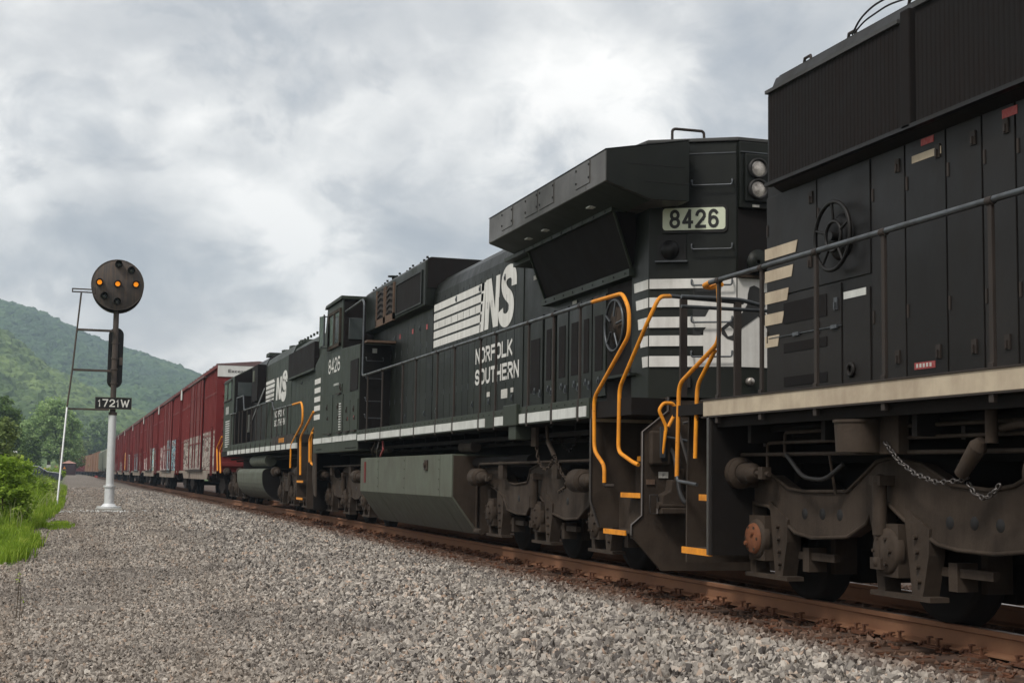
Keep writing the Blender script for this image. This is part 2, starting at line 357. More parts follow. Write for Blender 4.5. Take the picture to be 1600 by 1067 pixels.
def strokes(s, u0, u1, z0, z1, w, gap=.30, wid=None):
    """heavy lettering as ribbons in the (u, z) plane; w = stroke width in metres"""
    wid = wid or {}; ws = [wid.get(c, 1.0) for c in s]; cell = abs(u1-u0)/(sum(ws)+gap*(len(s)-1)); u = 0; out = []; sg_ = 1 if u1 > u0 else -1
    for c, cw in zip(s, ws):
        for ln in GLYPH[c]:
            P = [(u+w/2+q[0]*max(.01, cell*cw-w), z0+w/2+q[1]*(z1-z0-w)) for q in ln]; n = len(P); A, B_ = [], []
            closed = math.hypot(P[0][0]-P[-1][0], P[0][1]-P[-1][1]) < 1e-4
            for i, p in enumerate(P):
                a = P[i-1] if i else (P[-2] if closed else None); b2 = P[i+1] if i < n-1 else (P[1] if closed else None)
                d1 = (p[0]-a[0], p[1]-a[1]) if a else None; d2 = (b2[0]-p[0], b2[1]-p[1]) if b2 else None
                n1 = [(-d[1]/max(1e-9, math.hypot(*d)), d[0]/max(1e-9, math.hypot(*d))) for d in (d1, d2) if d]
                m_ = (sum(q[0] for q in n1)/len(n1), sum(q[1] for q in n1)/len(n1)); L_ = max(.45, m_[0]**2+m_[1]**2); k = w/2/L_
                ex = 0
                if not closed and (a is None or b2 is None):
                    d = d2 or d1; l = math.hypot(*d); ex = (-1 if a is None else 1)*w*.5/l; p = (p[0]+d[0]*ex, p[1]+d[1]*ex)
                A.append((p[0]+m_[0]*k, p[1]+m_[1]*k)); B_.append((p[0]-m_[0]*k, p[1]-m_[1]*k))
            out.append(([(u0+sg_*q[0], q[1]) for q in A+B_], [(i, i+1, n+i+1, n+i) for i in range(n-1)]))
        u += cell*(cw+gap)
    return out
def letters_side(s, X, ya, yb, z0, z1, w, parent, mat='white', gap=.30, wid=None):
    mb = MB()
    for k, (vs, fs) in enumerate(strokes(s, ya, yb, z0, z1, w, gap, wid)): mb.add([(X-.0002*(k % 5), a, b_) for a, b_ in vs], fs)
    return obj('lettering', mb, mat, parent)
def letters_front(s, Y, xa, xb, z0, z1, w, parent, mat='ink', gap=.30, wid=None, fix=None):
    mb = MB()
    for k, (vs, fs) in enumerate(strokes(s, xa, xb, z0, z1, w, gap, wid)): mb.add([(a, Y-.0002*(k % 5), b_) for a, b_ in vs], fs)
    return obj('lettering', fix(mb) if fix else mb, mat, parent)
# ------------------------------------------------------------------ terrain
def sm(a, b_, x): q = min(1, max(0, (x-a)/(b_-a))); return q*q*(3-2*q)
def track_x(y): return TC if y < 240 else TC-(y-240)**2*1.2e-4
def gz(x, y):
    left = -.38+.34*sm(14, 36, y)+.42*sm(60, 230, y)
    left += .025*noise.noise(Vector((x*.5, y*.5, 0)))+.02*noise.noise(Vector((x*1.7, y*1.7, 3)))
    xr = x-(track_x(y)-TC)
    if xr < TC: w = sm(2.9, 4.9, xr); return left*(1-w)+(-.215)*w
    w = sm(9.0, 11.0, xr); return -.215*(1-w)+(-.5+.03*noise.noise(Vector((x*.6, y*.6, 9))))*w
xs = [-4000, -1500, -600, -250, -120, -60, -35, -22, -15] + [-11+.5*i for i in range(52)] + [17, 22, 32, 50, 90, 200, 500, 1500, 4000]
ys = [-400, -120, -50, -25] + [-14+.5*i for i in range(130)] + [52+3*i for i in range(70)] + [270, 300, 350, 420, 520, 700, 1000, 1600, 3000, 6000]
mb = MB(); nx = len(xs)
mb.add([(x, y, gz(x, y)) for y in ys for x in xs], [(j*nx+i, j*nx+i+1, (j+1)*nx+i+1, (j+1)*nx+i) for j in range(len(ys)-1) for i in range(nx-1)], True)
m, t, b, pos = newmat('gravel_and_verge')
sp = t.n('ShaderNodeSeparateXYZ', ins={0: pos}); X, Y = sp.outputs[0], sp.outputs[1]
nz = t.noise(pos, .8, 5, .6)
vor = t.n('ShaderNodeTexVoronoi', ins={'Vector': pos, 'Scale': 22.0, 'Randomness': 1.0})
vg = t.n('ShaderNodeSeparateColor', ins={0: vor.outputs['Color']}).outputs[0]
gr = t.ramp(vg, [(0, (.09, .08, .07)), (.45, (.21, .19, .165)), (.8, (.33, .30, .26)), (1, (.44, .39, .33))])
gr = t.mix(t.ramp(t.noise(pos, .42, 4, .6, .4), [(.46, 0.0), (.60, .6)]), gr, (.085, .070, .06))
gr = t.mix(.4, gr, (.12, .092, .068))
gr = t.mix(t.ramp(Y, [(0, 0.0)]), gr, gr)
rust = t.n('ShaderNodeMapRange', ins={0: X, 1: 4.9, 2: 5.5}); gr = t.mix(t.math('MULTIPLY', rust.outputs[0], .8), gr, (.075, .042, .028))
ed = t.math('ADD', X, t.math('MULTIPLY', t.math('SUBTRACT', nz, .5), 1.4))
far = t.n('ShaderNodeMapRange', ins={0: Y, 1: 19.0, 2: 21.5}).outputs[0]
vm = t.math('MULTIPLY', far, t.n('ShaderNodeMapRange', ins={0: ed, 1: -.15, 2: -.75}).outputs[0])
vm = t.math('MAXIMUM', vm, t.n('ShaderNodeMapRange', ins={0: ed, 1: -6.0, 2: -8.0}).outputs[0])
vm = t.math('MAXIMUM', vm, t.n('ShaderNodeMapRange', ins={0: ed, 1: 22.0, 2: 25.0}).outputs[0])
gcol = t.ramp(t.noise(pos, 1.1, 6, .65), [(.35, (.035, .07, .012)), (.55, (.075, .13, .025)), (.7, (.13, .15, .05))])
t.L.new(t.mix(vm, gr, gcol), b.inputs['Base Color']); b.inputs['Roughness'].default_value = .95
bn = t.n('ShaderNodeBump', ins={'Height': vor.outputs['Distance'], 'Strength': .9, 'Distance': .04}); t.L.new(bn.outputs[0], b.inputs['Normal'])
tag(obj('ground', mb, m), kind='structure')

# hills: crest heights sampled across, smooth slope towards the valley, lumps
def hill(name, crest, ycrest, yfoot, x0, x1, step, mat, mat2, dens, rad, bumps, yback):
    def cz(x):
        for (a, za), (b_, zb) in zip(crest, crest[1:]):
            if x <= b_: q = max(0, (x-a)/(b_-a)); return za+(zb-za)*q
        return crest[-1][1]
    X_ = [x0+step*i for i in range(int((x1-x0)/step)+1)]; Y_ = [yfoot+step*i for i in range(int((yback-yfoot)/step)+1)]
    def z(x, y):
        if y < ycrest: q = (y-yfoot)/(ycrest-yfoot); h = cz(x)*(.25*q+.75*q*q*(3-2*q)*.5+.75*q*.5)
        else: h = cz(x)*(1-.5*sm(ycrest, yback+200, y))
        k = min(1, max(0, (y-yfoot)/(ycrest-yfoot)))*(1-.6*sm(.8, 1.0, y/ycrest))
        return h + k*bumps*(noise.noise(Vector((x*.012, y*.007, 1.3)))+.5*noise.noise(Vector((x*.03, y*.02, 5)))) - 1
    mb = MB(); n = len(X_)
    mb.add([(x, y, z(x, y)) for y in Y_ for x in X_], [(j*n+i, j*n+i+1, (j+1)*n+i+1, (j+1)*n+i) for j in range(len(Y_)-1) for i in range(n-1)], True)
    h = obj(name, mb, mat2); tag(h, kind='structure')
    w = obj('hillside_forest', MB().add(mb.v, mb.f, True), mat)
    tag(w, mat and ('dark forest covering the high ridge' if rad > 4.6 else 'forest covering the lower slope, sunlight painted into its paler green'), 'forest', kind='stuff')
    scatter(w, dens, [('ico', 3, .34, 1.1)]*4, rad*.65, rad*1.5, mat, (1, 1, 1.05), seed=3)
    return h

def scatter(ob, dens, kinds, smin, smax, mat, squash=(1, 1, 1), seed=0, attr=False, tilt=True, keep=False):
    """geometry nodes: rough lumps of rock or leaf crown spread over a surface, each shaped by its own noise"""
    ng = bpy.data.node_groups.new('scatter', 'GeometryNodeTree')
    ng.interface.new_socket('Geometry', in_out='INPUT', socket_type='NodeSocketGeometry')
    ng.interface.new_socket('Geometry', in_out='OUTPUT', socket_type='NodeSocketGeometry')
    N, L = ng.nodes, ng.links
    def nd(ty, ins=None, **kw):
        x = N.new(ty)
        for k, v_ in kw.items(): setattr(x, k, v_)
        for k, v_ in (ins or {}).items():
            if isinstance(v_, bpy.types.NodeSocket): L.new(v_, x.inputs[k])
            else: x.inputs[k].default_value = v_
        return x
    gi = nd('NodeGroupInput'); go = nd('NodeGroupOutput')
    dist = nd('GeometryNodeDistributePointsOnFaces', {'Mesh': gi.outputs[0], 'Seed': seed})
    if isinstance(dens, str):
        na = nd('GeometryNodeInputNamedAttribute', {'Name': dens}, data_type='FLOAT'); L.new(na.outputs['Attribute'], dist.inputs['Density'])
    else: dist.inputs['Density'].default_value = dens
    join = nd('GeometryNodeJoinGeometry')
    for i, (kd, sub, amp, nsc) in enumerate(kinds):
        ic = nd('GeometryNodeMeshIcoSphere', {'Radius': 1.0, 'Subdivisions': sub})
        p = nd('GeometryNodeInputPosition')
        off = nd('ShaderNodeVectorMath', {0: p.outputs[0], 1: (i*7.1+1.3, i*3.7, i*5.3)}, operation='ADD')
        nt = nd('ShaderNodeTexNoise', {'Vector': off.outputs[0], 'Scale': nsc, 'Detail': 3.0 if sub > 2 else 0.0, 'Roughness': .7})
        sub_ = nd('ShaderNodeVectorMath', {0: nt.outputs['Color'], 1: (.5, .5, .5)}, operation='SUBTRACT')
        scl_ = nd('ShaderNodeVectorMath', {0: sub_.outputs[0], 'Scale': amp*4}, operation='SCALE')
        sp_ = nd('GeometryNodeSetPosition', {'Geometry': ic.outputs[0], 'Offset': scl_.outputs[0]})
        g = sp_.outputs[0]
        if sub <= 2:
            ss = nd('GeometryNodeSetShadeSmooth', {'Geometry': g, 'Shade Smooth': False}); g = ss.outputs[0]
        ma = nd('GeometryNodeSetMaterial', {'Geometry': g, 'Material': M[mat] if isinstance(mat, str) else mat})
        gt = nd('GeometryNodeGeometryToInstance'); L.new(ma.outputs[0], gt.inputs[0]); L.new(gt.outputs[0], join.inputs[0])
    rs = nd('FunctionNodeRandomValue', {'Min': (0, 0, 0), 'Max': ((6.283, 6.283, 6.283) if tilt else (0, 0, 6.283)), 'Seed': 5}, data_type='FLOAT_VECTOR')
    a_ = nd('FunctionNodeRandomValue', {'Seed': 9}, data_type='FLOAT'); a_.inputs[2].default_value = smin; a_.inputs[3].default_value = smax
    sc = nd('ShaderNodeVectorMath', {0: squash, 'Scale': a_.outputs[1]}, operation='SCALE')
    rsc = sc
    if attr:
        na2 = nd('GeometryNodeInputNamedAttribute', {'Name': 'rsize'}, data_type='FLOAT')
        st = nd('FunctionNodeRandomValue', {'Min': (.75, .45, .30), 'Max': (1.45, 1.0, .72), 'Seed': 17}, data_type='FLOAT_VECTOR')
        s2 = nd('ShaderNodeVectorMath', {0: st.outputs[0], 'Scale': na2.outputs['Attribute']}, operation='SCALE')
        rsc = nd('ShaderNodeVectorMath', {0: s2.outputs[0], 'Scale': a_.outputs[1]}, operation='SCALE')
    inst = nd('GeometryNodeInstanceOnPoints', {'Points': dist.outputs[0], 'Instance': join.outputs[0], 'Pick Instance': True,
              'Rotation': rs.outputs[0], 'Scale': rsc.outputs[0]})
    rv = nd('FunctionNodeRandomValue', {'Seed': 31}, data_type='FLOAT')
    sto = nd('GeometryNodeStoreNamedAttribute', {'Geometry': inst.outputs[0], 'Name': 'rnd'}, data_type='FLOAT', domain='INSTANCE')
    L.new(rv.outputs[1], sto.inputs['Value'])
    g = sto.outputs[0]
    if keep:
        j2 = nd('GeometryNodeJoinGeometry'); L.new(gi.outputs[0], j2.inputs[0]); L.new(g, j2.inputs[0]); g = j2.outputs[0]
    L.new(g, go.inputs[0])
    md = ob.modifiers.new('scatter', 'NODES'); md.node_group = ng

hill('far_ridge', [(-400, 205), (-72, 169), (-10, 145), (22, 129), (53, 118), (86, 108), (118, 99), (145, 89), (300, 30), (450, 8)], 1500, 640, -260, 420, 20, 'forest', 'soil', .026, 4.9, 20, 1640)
hill('lower_slope', [(-200, 150), (-42, 78), (-18, 58), (6, 46), (42, 30), (66, 25), (100, 6), (160, 1)], 800, 430, -170, 160, 14, 'forest_sun_tint', 'soil', .042, 3.4, 9, 860)

# crushed stone: real stones on the part of the ground that is near enough to tell them apart
def ballast():
    X_ = [-7+.4*i for i in range(48)]; Y_ = [1+.4*i for i in range(34)]+[14.6+1.0*i for i in range(76)]
    vs = [(x, y, gz(x, y)+.002) for y in Y_ for x in X_]; n = len(X_)
    fs = [(j*n+i, j*n+i+1, (j+1)*n+i+1, (j+1)*n+i) for j in range(len(Y_)-1) for i in range(n-1)]
    o = obj('ballast', MB().add(vs, fs), None)
    de, rs = [], []
    for x, y, z in vs:
        d = 620 if y < 13 else 620-290*sm(13, 34, y)-275*sm(34, 85, y)
        if x < -.045*y-1.2 or y < 6.5: d *= .30
        if 5.2 < x < 8.5: d *= .40
        if x > 8.4: d *= .25 if y > 6 else .1
        if y > 20.5 and x < -.2: d *= .12
        patch = noise.noise(Vector((x*.28, y*.16, 4)))
        lane = math.exp(-((x-2.0-.03*y)/1.0)**2)*.25
        r = (.0285+.009*sm(13, 45, y)+.008*sm(45, 90, y))*(1+.25*patch)
        lf = (1-sm(1.6, 3.6, x+.03*y))*(1-sm(26, 50, y)); r *= 1-.32*lf; d *= 1+.7*lf
        if x > 5.0: r *= .85
        de.append(max(2, d)); rs.append(r/.023)
    for nm, arr in (('dens', de), ('rsize', rs)):
        a = o.data.attributes.new(nm, 'FLOAT', 'POINT'); a.data.foreach_set('value', arr)
    m, t, b, pos = newmat('crushed_stone')
    rn = t.n('ShaderNodeAttribute', attribute_name='rnd', attribute_type='INSTANCER').outputs['Fac']
    c = t.ramp(rn, [(0, (.045, .040, .038)), (.16, (.12, .105, .095)), (.36, (.28, .255, .225)), (.66, (.43, .39, .345)), (.87, (.56, .51, .445)), (.94, (.44, .30, .21)), (1, (.68, .64, .58))])
    Xq = t.n('ShaderNodeSeparateXYZ', ins={0: pos}).outputs[0]
    dm = t.n('ShaderNodeMapRange', ins={0: t.math('ADD', Xq, t.math('MULTIPLY', t.noise(pos, .5, 3), 1.5)), 1: 3.4, 2: 1.6}).outputs[0]
    trk_ = t.ramp(t.noise(t.scl(pos, 1.1, .05, 1), 1.0, 2), [(.44, 0.0), (.56, 1.0)])
    c = t.mix(t.math('MULTIPLY', dm, t.math('ADD', .26, t.math('MULTIPLY', trk_, .34))), c, (.23, .18, .135))
    big_ = t.noise(pos, .42, 4, .6, .4)
    c = t.mix(t.ramp(big_, [(.46, 0.0), (.62, .40)]), c, (.10, .088, .08))
    c = t.mix(t.math('MULTIPLY', t.noise(pos, 60, 3), .5), c, (.14, .125, .115))
    Xs = t.n('ShaderNodeSeparateXYZ', ins={0: pos}).outputs[0]
    ru = t.n('ShaderNodeMapRange', ins={0: t.math('ADD', Xs, t.math('MULTIPLY', t.noise(pos, 3, 3), .8)), 1: 5.35, 2: 6.0}).outputs[0]
    c = t.mix(t.math('MULTIPLY', ru, .88), c, (.105, .052, .030))
    t.L.new(c, b.inputs['Base Color']); b.inputs['Roughness'].default_value = .85; b.inputs['Specular IOR Level'].default_value = .3
    tag(o, 'grey crushed stone covering the ground beside the rails', 'gravel', kind='stuff')
    scatter(o, 'dens', [('ico', 1, .46, 1.1), ('ico', 1, .55, 1.3), ('ico', 1, .50, .9), ('ico', 1, .6, 1.5), ('ico', 1, .52, 1.2), ('ico', 1, .58, .8), ('ico', 1, .5, 1.7)], .62, 1.45 , m, attr=True, seed=11)
    # base scale: the unit lump is shrunk to stone size
    for nd_ in o.modifiers[0].node_group.nodes:
        if nd_.bl_idname == 'FunctionNodeRandomValue' and nd_.data_type == 'FLOAT' and abs(nd_.inputs[2].default_value-.62) < 1e-3:
            nd_.inputs[2].default_value = .62*.023; nd_.inputs[3].default_value = 1.45*.023
ballast()

# ------------------------------------------------------------------ the track
trk = thing('railway_track', (TC, 0, 0), 'rusty railway track on dark sleepers under the train', 'railway track')
def rail(cx, name):
    prof = [(-.075, -.172), (.075, -.172), (.075, -.160), (.012, -.142), (.009, -.045), (.036, -.036), (.0375, -.006), (.030, 0), (-.030, 0), (-.0375, -.006), (-.036, -.036), (-.009, -.045), (-.012, -.142), (-.075, -.160)]
    Y_ = [-14, 0, 20, 60, 120, 180]+[180+15*i for i in range(1, 28)]
    vs = [(track_x(y)-TC+cx+px, y, pz) for y in Y_ for px, pz in prof]; n = len(prof)
    fs = [(j*n+i, j*n+(i+1) % n, (j+1)*n+(i+1) % n, (j+1)*n+i) for j in range(len(Y_)-1) for i in range(n)]
    o = obj('rail', MB().add(vs, fs), 'rail', trk); o.data.materials.append(M['railhead'])
    for p in o.data.polygons:
        if p.index % n == 7: p.material_index = 1
    return o
rail(6.0875, 'rail'); rail(7.5125, 'rail')
rt = random.Random(4)
tie_meshes = []
for k in range(6):
    w = .105+rt.uniform(0, .012); q = rt.uniform(0, .03); mbt = MB()
    x0 = 5.50+rt.uniform(-.09, .07); x1 = 8.1+rt.uniform(-.05, .05)
    mbt.hexa([(x0, -w, -.36), (x1, -w, -.36), (x1, w, -.36), (x0, w, -.36)], [(x0+q, -w, -.19-q*.4), (x1, -w+.01, -.187), (x1, w-.01, -.187), (x0, w-.015, -.193)])
    o = obj('sleeper', mbt, 'tie', trk, bevel=.012); tie_meshes.append(o)
pm = MB(); pm.box(5.94, 6.235, -.095, .095, -.186, -.174); pm.box(5.965, 6.012, -.095, .095, -.176, -.166); pm.box(6.163, 6.21, -.095, .095, -.176, -.166)
plate0 = obj('tie_plate', pm, 'plate', trk)
sk = MB(); sk.box(-.009, .009, -.009, .009, -.18, -.135); sk.box(-.012, .030, -.016, .016, -.139, -.128)
spike0 = obj('spike', MB().add([(x+5.990, y, z) for x, y, z in sk.v], sk.f), 'plate', trk)
anch = MB(); anch.box(5.985, 6.03, -.022, .022, -.172, -.148); anch.tube([(5.985, 0, -.150), (5.955, 0, -.172), (5.985, 0, -.19), (6.06, 0, -.19)], .012, 6)
anch0 = obj('rail_anchor', anch, 'plate', trk)
ti = 0; y = -3.0
while y < 142:
    o = tie_meshes[ti % 6] if ti < 6 else clone(tie_meshes[(ti*5+2) % 6], trk)
    o.location = (0, y+rt.uniform(-.03, .03), rt.uniform(-.006, .010)); o.rotation_euler.z = rt.uniform(-.02, .02)
    p = plate0 if ti == 0 else clone(plate0, trk); p.location = (0, y, 0)
    if ti < 150:
        p2 = clone(plate0, trk); p2.location = (1.425, y, 0)
    if 12 < ti < 90:
        for dy in (-.06, .055):
            s_ = clone(spike0, trk); s_.location = (rt.uniform(-.006, .004), y+dy, rt.uniform(0, .022))
        for dy in (-.135, .135):
            if rt.random() < .75: s_ = clone(anch0, trk); s_.location = (0, y+dy, 0)
    ti += 1; y += .50
spike0.location = (0, 3.05, 0); anch0.location = (0, 3.6, 0)
# rusted scale, splinters and dropped iron along the sleeper ends
deb = MB(); rd = random.Random(9)
for i in range(1500):
    y = 4+rd.random()**1.3*70; x = 5.38+rd.random()*.66; L = rd.uniform(.02, .10); w = rd.uniform(.010, .028); h = rd.uniform(.008, .022); a = rd.uniform(0, 3.14)
    z = -.20+rd.uniform(-.01, .025); ca, sa = math.cos(a), math.sin(a)
    P = [(x+u*L*ca-v_*w*sa, y+u*L*sa+v_*w*ca) for u, v_ in ((-.5, -.5), (.5, -.3), (.45, .5), (-.4, .4))]
    deb.hexa([(*p, z) for p in P], [(p[0]+rd.uniform(-.01, .01), p[1]+rd.uniform(-.01, .01), z+h*rd.uniform(.5, 1.2)) for p in P])
tag(obj('rust_debris', deb, 'plate', trk), kind='stuff')
# ------------------------------------------------------------------ locomotive pieces
def print_bars(parent, X, ya, yb, z0, z1, n, mat):
    """print too small to read in the photograph: short marks"""
    mb = MB(); w = (ya-yb)/n
    for i in range(n): mb.add([(X, ya-i*w, z0), (X, ya-i*w-w*.6, z0), (X, ya-i*w-w*.6, z1), (X, ya-i*w, z1)], [(0, 1, 2, 3)])
    return obj('small_lettering', mb, mat, parent)
def wheel_mb(y):
    mb = MB()
    for s in (-1, 1):
        f = lambda d: TC+s*d
        mb.lathe([(.0, f(.80)), (.10, f(.80)), (.11, f(.775)), (.20, f(.735)), (.40, f(.75)), (.43, f(.775)), (.505, f(.775)), (.512, f(.65)), (.545, f(.645)), (.545, f(.62)), (.0, f(.62))], (0, y, .508), 'x', 36)
    mb.cyl((TC-.8, y, .508), (TC+.8, y, .508), .09, 12); return mb
EMD_FRAME = [(2.46, .90), (2.3, 1.0), (1.85, 1.04), (1.55, .93), (1.29, .91), (.64, .92), (.37, 1.06), (.23, 1.14), (.04, 1.17), (-.34, 1.12), (-.7, .98), (-1.1, .95), (-1.35, .98), (-1.7, 1.12), (-1.95, 1.14), (-2.15, 1.06), (-2.4, 1.0), (-2.46, .90), (-2.3, .83),
             (-2.0, .82), (-1.9, .80), (-1.45, .58), (-1.15, .55), (-.75, .555), (-.53, .58), (-.13, .73), (.08, .84), (.25, .85), (.37, .69), (.64, .58), (1.18, .55), (1.45, .58), (1.9, .78), (2.23, .80), (2.32, .83)]
GE_FRAME = [(2.5, 1.12), (1.75, 1.12), (1.55, 1.05), (1.36, .92), (1.11, .90), (.58, .93), (.45, 1.1), (-.06, 1.19), (-.6, 1.1), (-.92, .94), (-1.4, .94), (-1.6, 1.08), (-2.5, 1.08), (-2.5, .9), (-2.0, .80), (-1.58, .64), (-1.33, .53), (-.87, .51), (-.45, .56), (.15, .79), (.45, .76), (.45, .64), (.6, .52), (1.0, .52), (1.43, .56), (1.61, .74), (2.07, .84), (2.45, .92)]
def truck(root, yc, frame, spread, cyls, holes, box_x=5.60, first_rust=False, far=True):
    P = lambda pts: [(yc+a, z) for a, z in pts]
    tr = obj('truck', MB().prx(P(frame), 5.62, 5.74), 'grime', root, bevel=.012)
    rim = MB()   # cast flanges along the frame edges
    fr = P(frame); n = len(fr)
    rim.tube([(5.615, a, z) for a, z in fr]+[(5.615, *fr[0])], .016, 6)
    obj('frame_flange', rim, 'grime', tr)
    if far: obj('far_side_frame', MB().prx(fr, 7.86, 7.98), 'grime', tr)
    hm = MB()
    for a, z in holes: hm.lathe([(0, 5.6175), (.042, 5.6175), (.045, 5.62)], (0, yc+a, z), 'x', 16)
    if holes: obj('hole_shade_disc', hm, 'hoodblack', tr)  # flat black discs paint the shade inside the holes
    bol = MB(); bol.box(6.2, 7.4, yc-2.2, yc+2.2, .45, .95); bol.box(5.8, 7.8, yc-.5, yc+.5, .75, 1.15); bol.box(5.75, 7.85, yc+1.35-.25, yc+1.35+.1, .6, .9); bol.box(5.75, 7.85, yc-1.2, yc-.9, .6, .9)
    obj('bolster', bol, 'grime_dark', tr)
    for i, s in enumerate((1, 0, -1)):
        a = yc+s*spread
        obj('wheel', wheel_mb(a), 'grime_dark', tr)
        j = MB(); j.prx([(a+.17, .82), (a+.33, .82), (a+.24, .55), (a+.20, .215), (a+.10, .215), (a+.13, .5)], 5.60, 5.73)
        j.prx([(a-.14, .82), (a-.45, .68), (a-.44, .50), (a-.36, .205), (a-.24, .205), (a-.20, .45)], 5.60, 5.73)
        j.box(5.58, 5.73, a-.48, a+.27, .188, .222)
        for q in range(4): j.cyl((5.57, a-.30-.012*q, .62-.1*q), (5.60, a-.30-.012*q, .62-.1*q), .018, 6)
        obj('pedestal', j, 'grime', tr)
        ax = MB(); ax.box(5.56, 5.9, a-.13, a+.15, .33, .70)
        ax.lathe([(.0, 5.515), (.10, 5.515), (.125, 5.535), (.15, 5.535), (.165, 5.56), (.165, 5.60)], (0, a+.01, .51), 'x', 20)
        for q in range(6): ax.cyl((5.50, a+.01+.10*math.cos(q*1.047), .51+.10*math.sin(q*1.047)), (5.53, a+.01+.10*math.cos(q*1.047), .51+.10*math.sin(q*1.047)), .014, 6)
        abx = obj('axle_box', ax, 'grime', tr)
        if first_rust and i == 0: obj('bearing_cap', MB().lathe([(.0, 5.485), (.05, 5.485), (.085, 5.498), (.10, 5.505), (.118, 5.505), (.13, 5.532)], (0, a+.01, .51), 'x', 20).cyl((5.47, a-.04, .55), (5.50, a-.04, .55), .02, 6).cyl((5.47, a+.06, .47), (5.50, a+.06, .47), .02, 6), 'rustcap', tr)
        obj('traction_motor', MB().box(6.25, 7.35, a-.50, a+.36, .17, .92), 'grime_dark', tr)
        sp_ = MB()
        for q in (-.32, .36):
            for zz_ in np.linspace(.66, .86, 6): sp_.torus((5.80, a+q, zz_), .07, .014, 'z', 14, 5)
        obj('coil_spring', sp_, 'grime_dark', tr)
        br = MB(); br.box(5.72, 5.78, a-.98, a-.40, .365, .425); br.box(5.70, 5.86, a-.62, a-.52, .27, .46); br.box(5.95, 6.15, a-.60, a-.53, .25, .7)
        obj('brake_rigging', br, 'grime', tr)
    for a, z, r in cyls:
        c = MB(); y = yc+a
        c.cyl((5.47, y+.20, z), (5.47, y-.06, z), r, 22); c.frus((5.47, y-.06, z), (5.47, y-.10, z), r*.98, r*.7, 18); c.cyl((5.47, y-.10, z), (5.47, y-.26, z), r*.62, 16); c.frus((5.47, y-.26, z), (5.47, y-.33, z), r*.62, r*.28, 14)
        c.cyl((5.47, y-.3, z), (5.47, y-.55, z-.01), .022, 8); c.box(5.43, 5.51, y-.50, y-.42, z-.05, z+.05); c.box(5.48, 5.66, y-.05, y+.05, z-r*.9, z-.02)
        obj('brake_cylinder', c, 'grime', tr)
    d = MB(); d.cyl((5.54, yc+.07, .98), (5.54, yc+.07, .62), .052, 14); d.cyl((5.54, yc+.07, .64), (5.54, yc+.07, .44), .040, 12); d.sph((5.54, yc+.07, 1.0), .055); d.sph((5.54, yc+.07, .43), .055); d.box(5.5, 5.62, yc+.0, yc+.14, .97, 1.04); d.box(5.50, 5.62, yc+.0, yc+.14, .38, .46)
    obj('damper', d, 'grime', tr)
    return tr
def stanchion(root, y, z0, z1, x=5.23, w=.038):
    mb = MB(); mb.box(x-.010, x+.016, y-w/2, y+w/2, z0, z1); mb.box(x-.020, x-.009, y-w*.62, y+w*.62, z0, z0+.24); mb.cyl((x, y-.03, z1), (x, y+.03, z1), .028, 10)
    return obj('stanchion', mb, 'post', root, bevel=.004)
def latch(mb, x, y, z, h=.10):
    mb.box(x-.012, x, y-.028, y+.028, z-h/2, z+h/2); mb.box(x-.026, x-.010, y-.010, y+.010, z-h*.42, z+h*.1)

# ------------------------------------------------------------------ nearest locomotive, cut by the right edge of the view
L1 = thing('locomotive', (TC, 1.0, 0), 'nearest black locomotive, cut off by the right edge, with a cream stripe along its sill', 'locomotive', 'black locomotives pulling the train')
und = MB(); und.box(5.24, 8.36, -9.5, 11.95, 1.56, 1.655); und.box(6.1, 7.5, -9.5, 11.8, 1.15, 1.57); und.box(5.27, 5.33, -9.5, 11.13, 1.44, 1.57); und.box(8.27, 8.33, -9.5, 11.1, 1.44, 1.57)
for i in range(12): und.box(5.35, 6.2, 10.6-i*1.2, 10.66-i*1.2, 1.30, 1.56)
und.box(6.3, 7.3, 4, 11.5, .95, 1.16)
for x_, z_ in ((5.55, 1.42), (5.75, 1.36), (5.9, 1.44)): und.cyl((x_, -9, z_), (x_, 11, z_), .028, 8)
obj('underframe', und, 'grime_dark', L1)
obj('side_sill', B(5.205, 5.24, -9.5, 11.22, 1.535, 1.668), 'cream', L1, bevel=.003)
obj('sill_edge', MB().box(5.195, 5.25, -9.5, 11.25, 1.669, 1.680).box(5.20, 5.25, -9.5, 11.25, 1.522, 1.534), 'post', L1)
# long hood
hx0, hx1 = 5.87, 7.73
hood = MB()
hood.pry([(hx0, 1.656), (hx0, 4.46), (6.02, 4.60), (6.25, 4.67), (7.35, 4.67), (7.58, 4.60), (hx1, 4.46), (hx1, 1.656)], -9.0, 11.33)
L1h = obj('hood', hood, 'black1', L1, bevel=.035)
fl = MB(); fl.pry([(hx0-.0, 3.50), (hx0-.11, 3.56), (hx0-.11, 4.40), (hx0-.06, 4.52), (6.02, 4.63), (6.25, 4.68), (7.35, 4.68), (7.58, 4.63), (hx1+.06, 4.52), (hx1+.11, 4.40), (hx1+.11, 3.56), (hx1, 3.50)], -8.9, 11.06)
obj('radiator_flare', fl, 'black1', L1h, bevel=.03)
g = MB(); g.box(hx0-.135, hx0-.11, 8.95, 11.02, 3.58, 4.37); obj('radiator_grille', g, 'grille', L1h)
g = MB(); g.box(hx0-.135, hx0-.11, 3.2, 8.75, 3.58, 4.42); obj('radiator_grille', g, 'grille', L1h)
slat0 = None
for i in range(148):
    y = 10.99-.055*i
    if 8.76 < y < 8.97: continue
    if slat0 is None: slat0 = obj('slat', MB().prz([(hx0-.1395, y-.012), (hx0-.1345, y-.020), (hx0-.1345, y+.020), (hx0-.1395, y+.012)], 3.585, 4.365), 'grille', L1h); ys0 = y
    else: clone(slat0, L1h, 0, y-ys0)
obj('grille_post', MB().box(hx0-.165, hx0-.10, 8.79, 8.91, 3.55, 4.44), 'grille', L1h, bevel=.01)
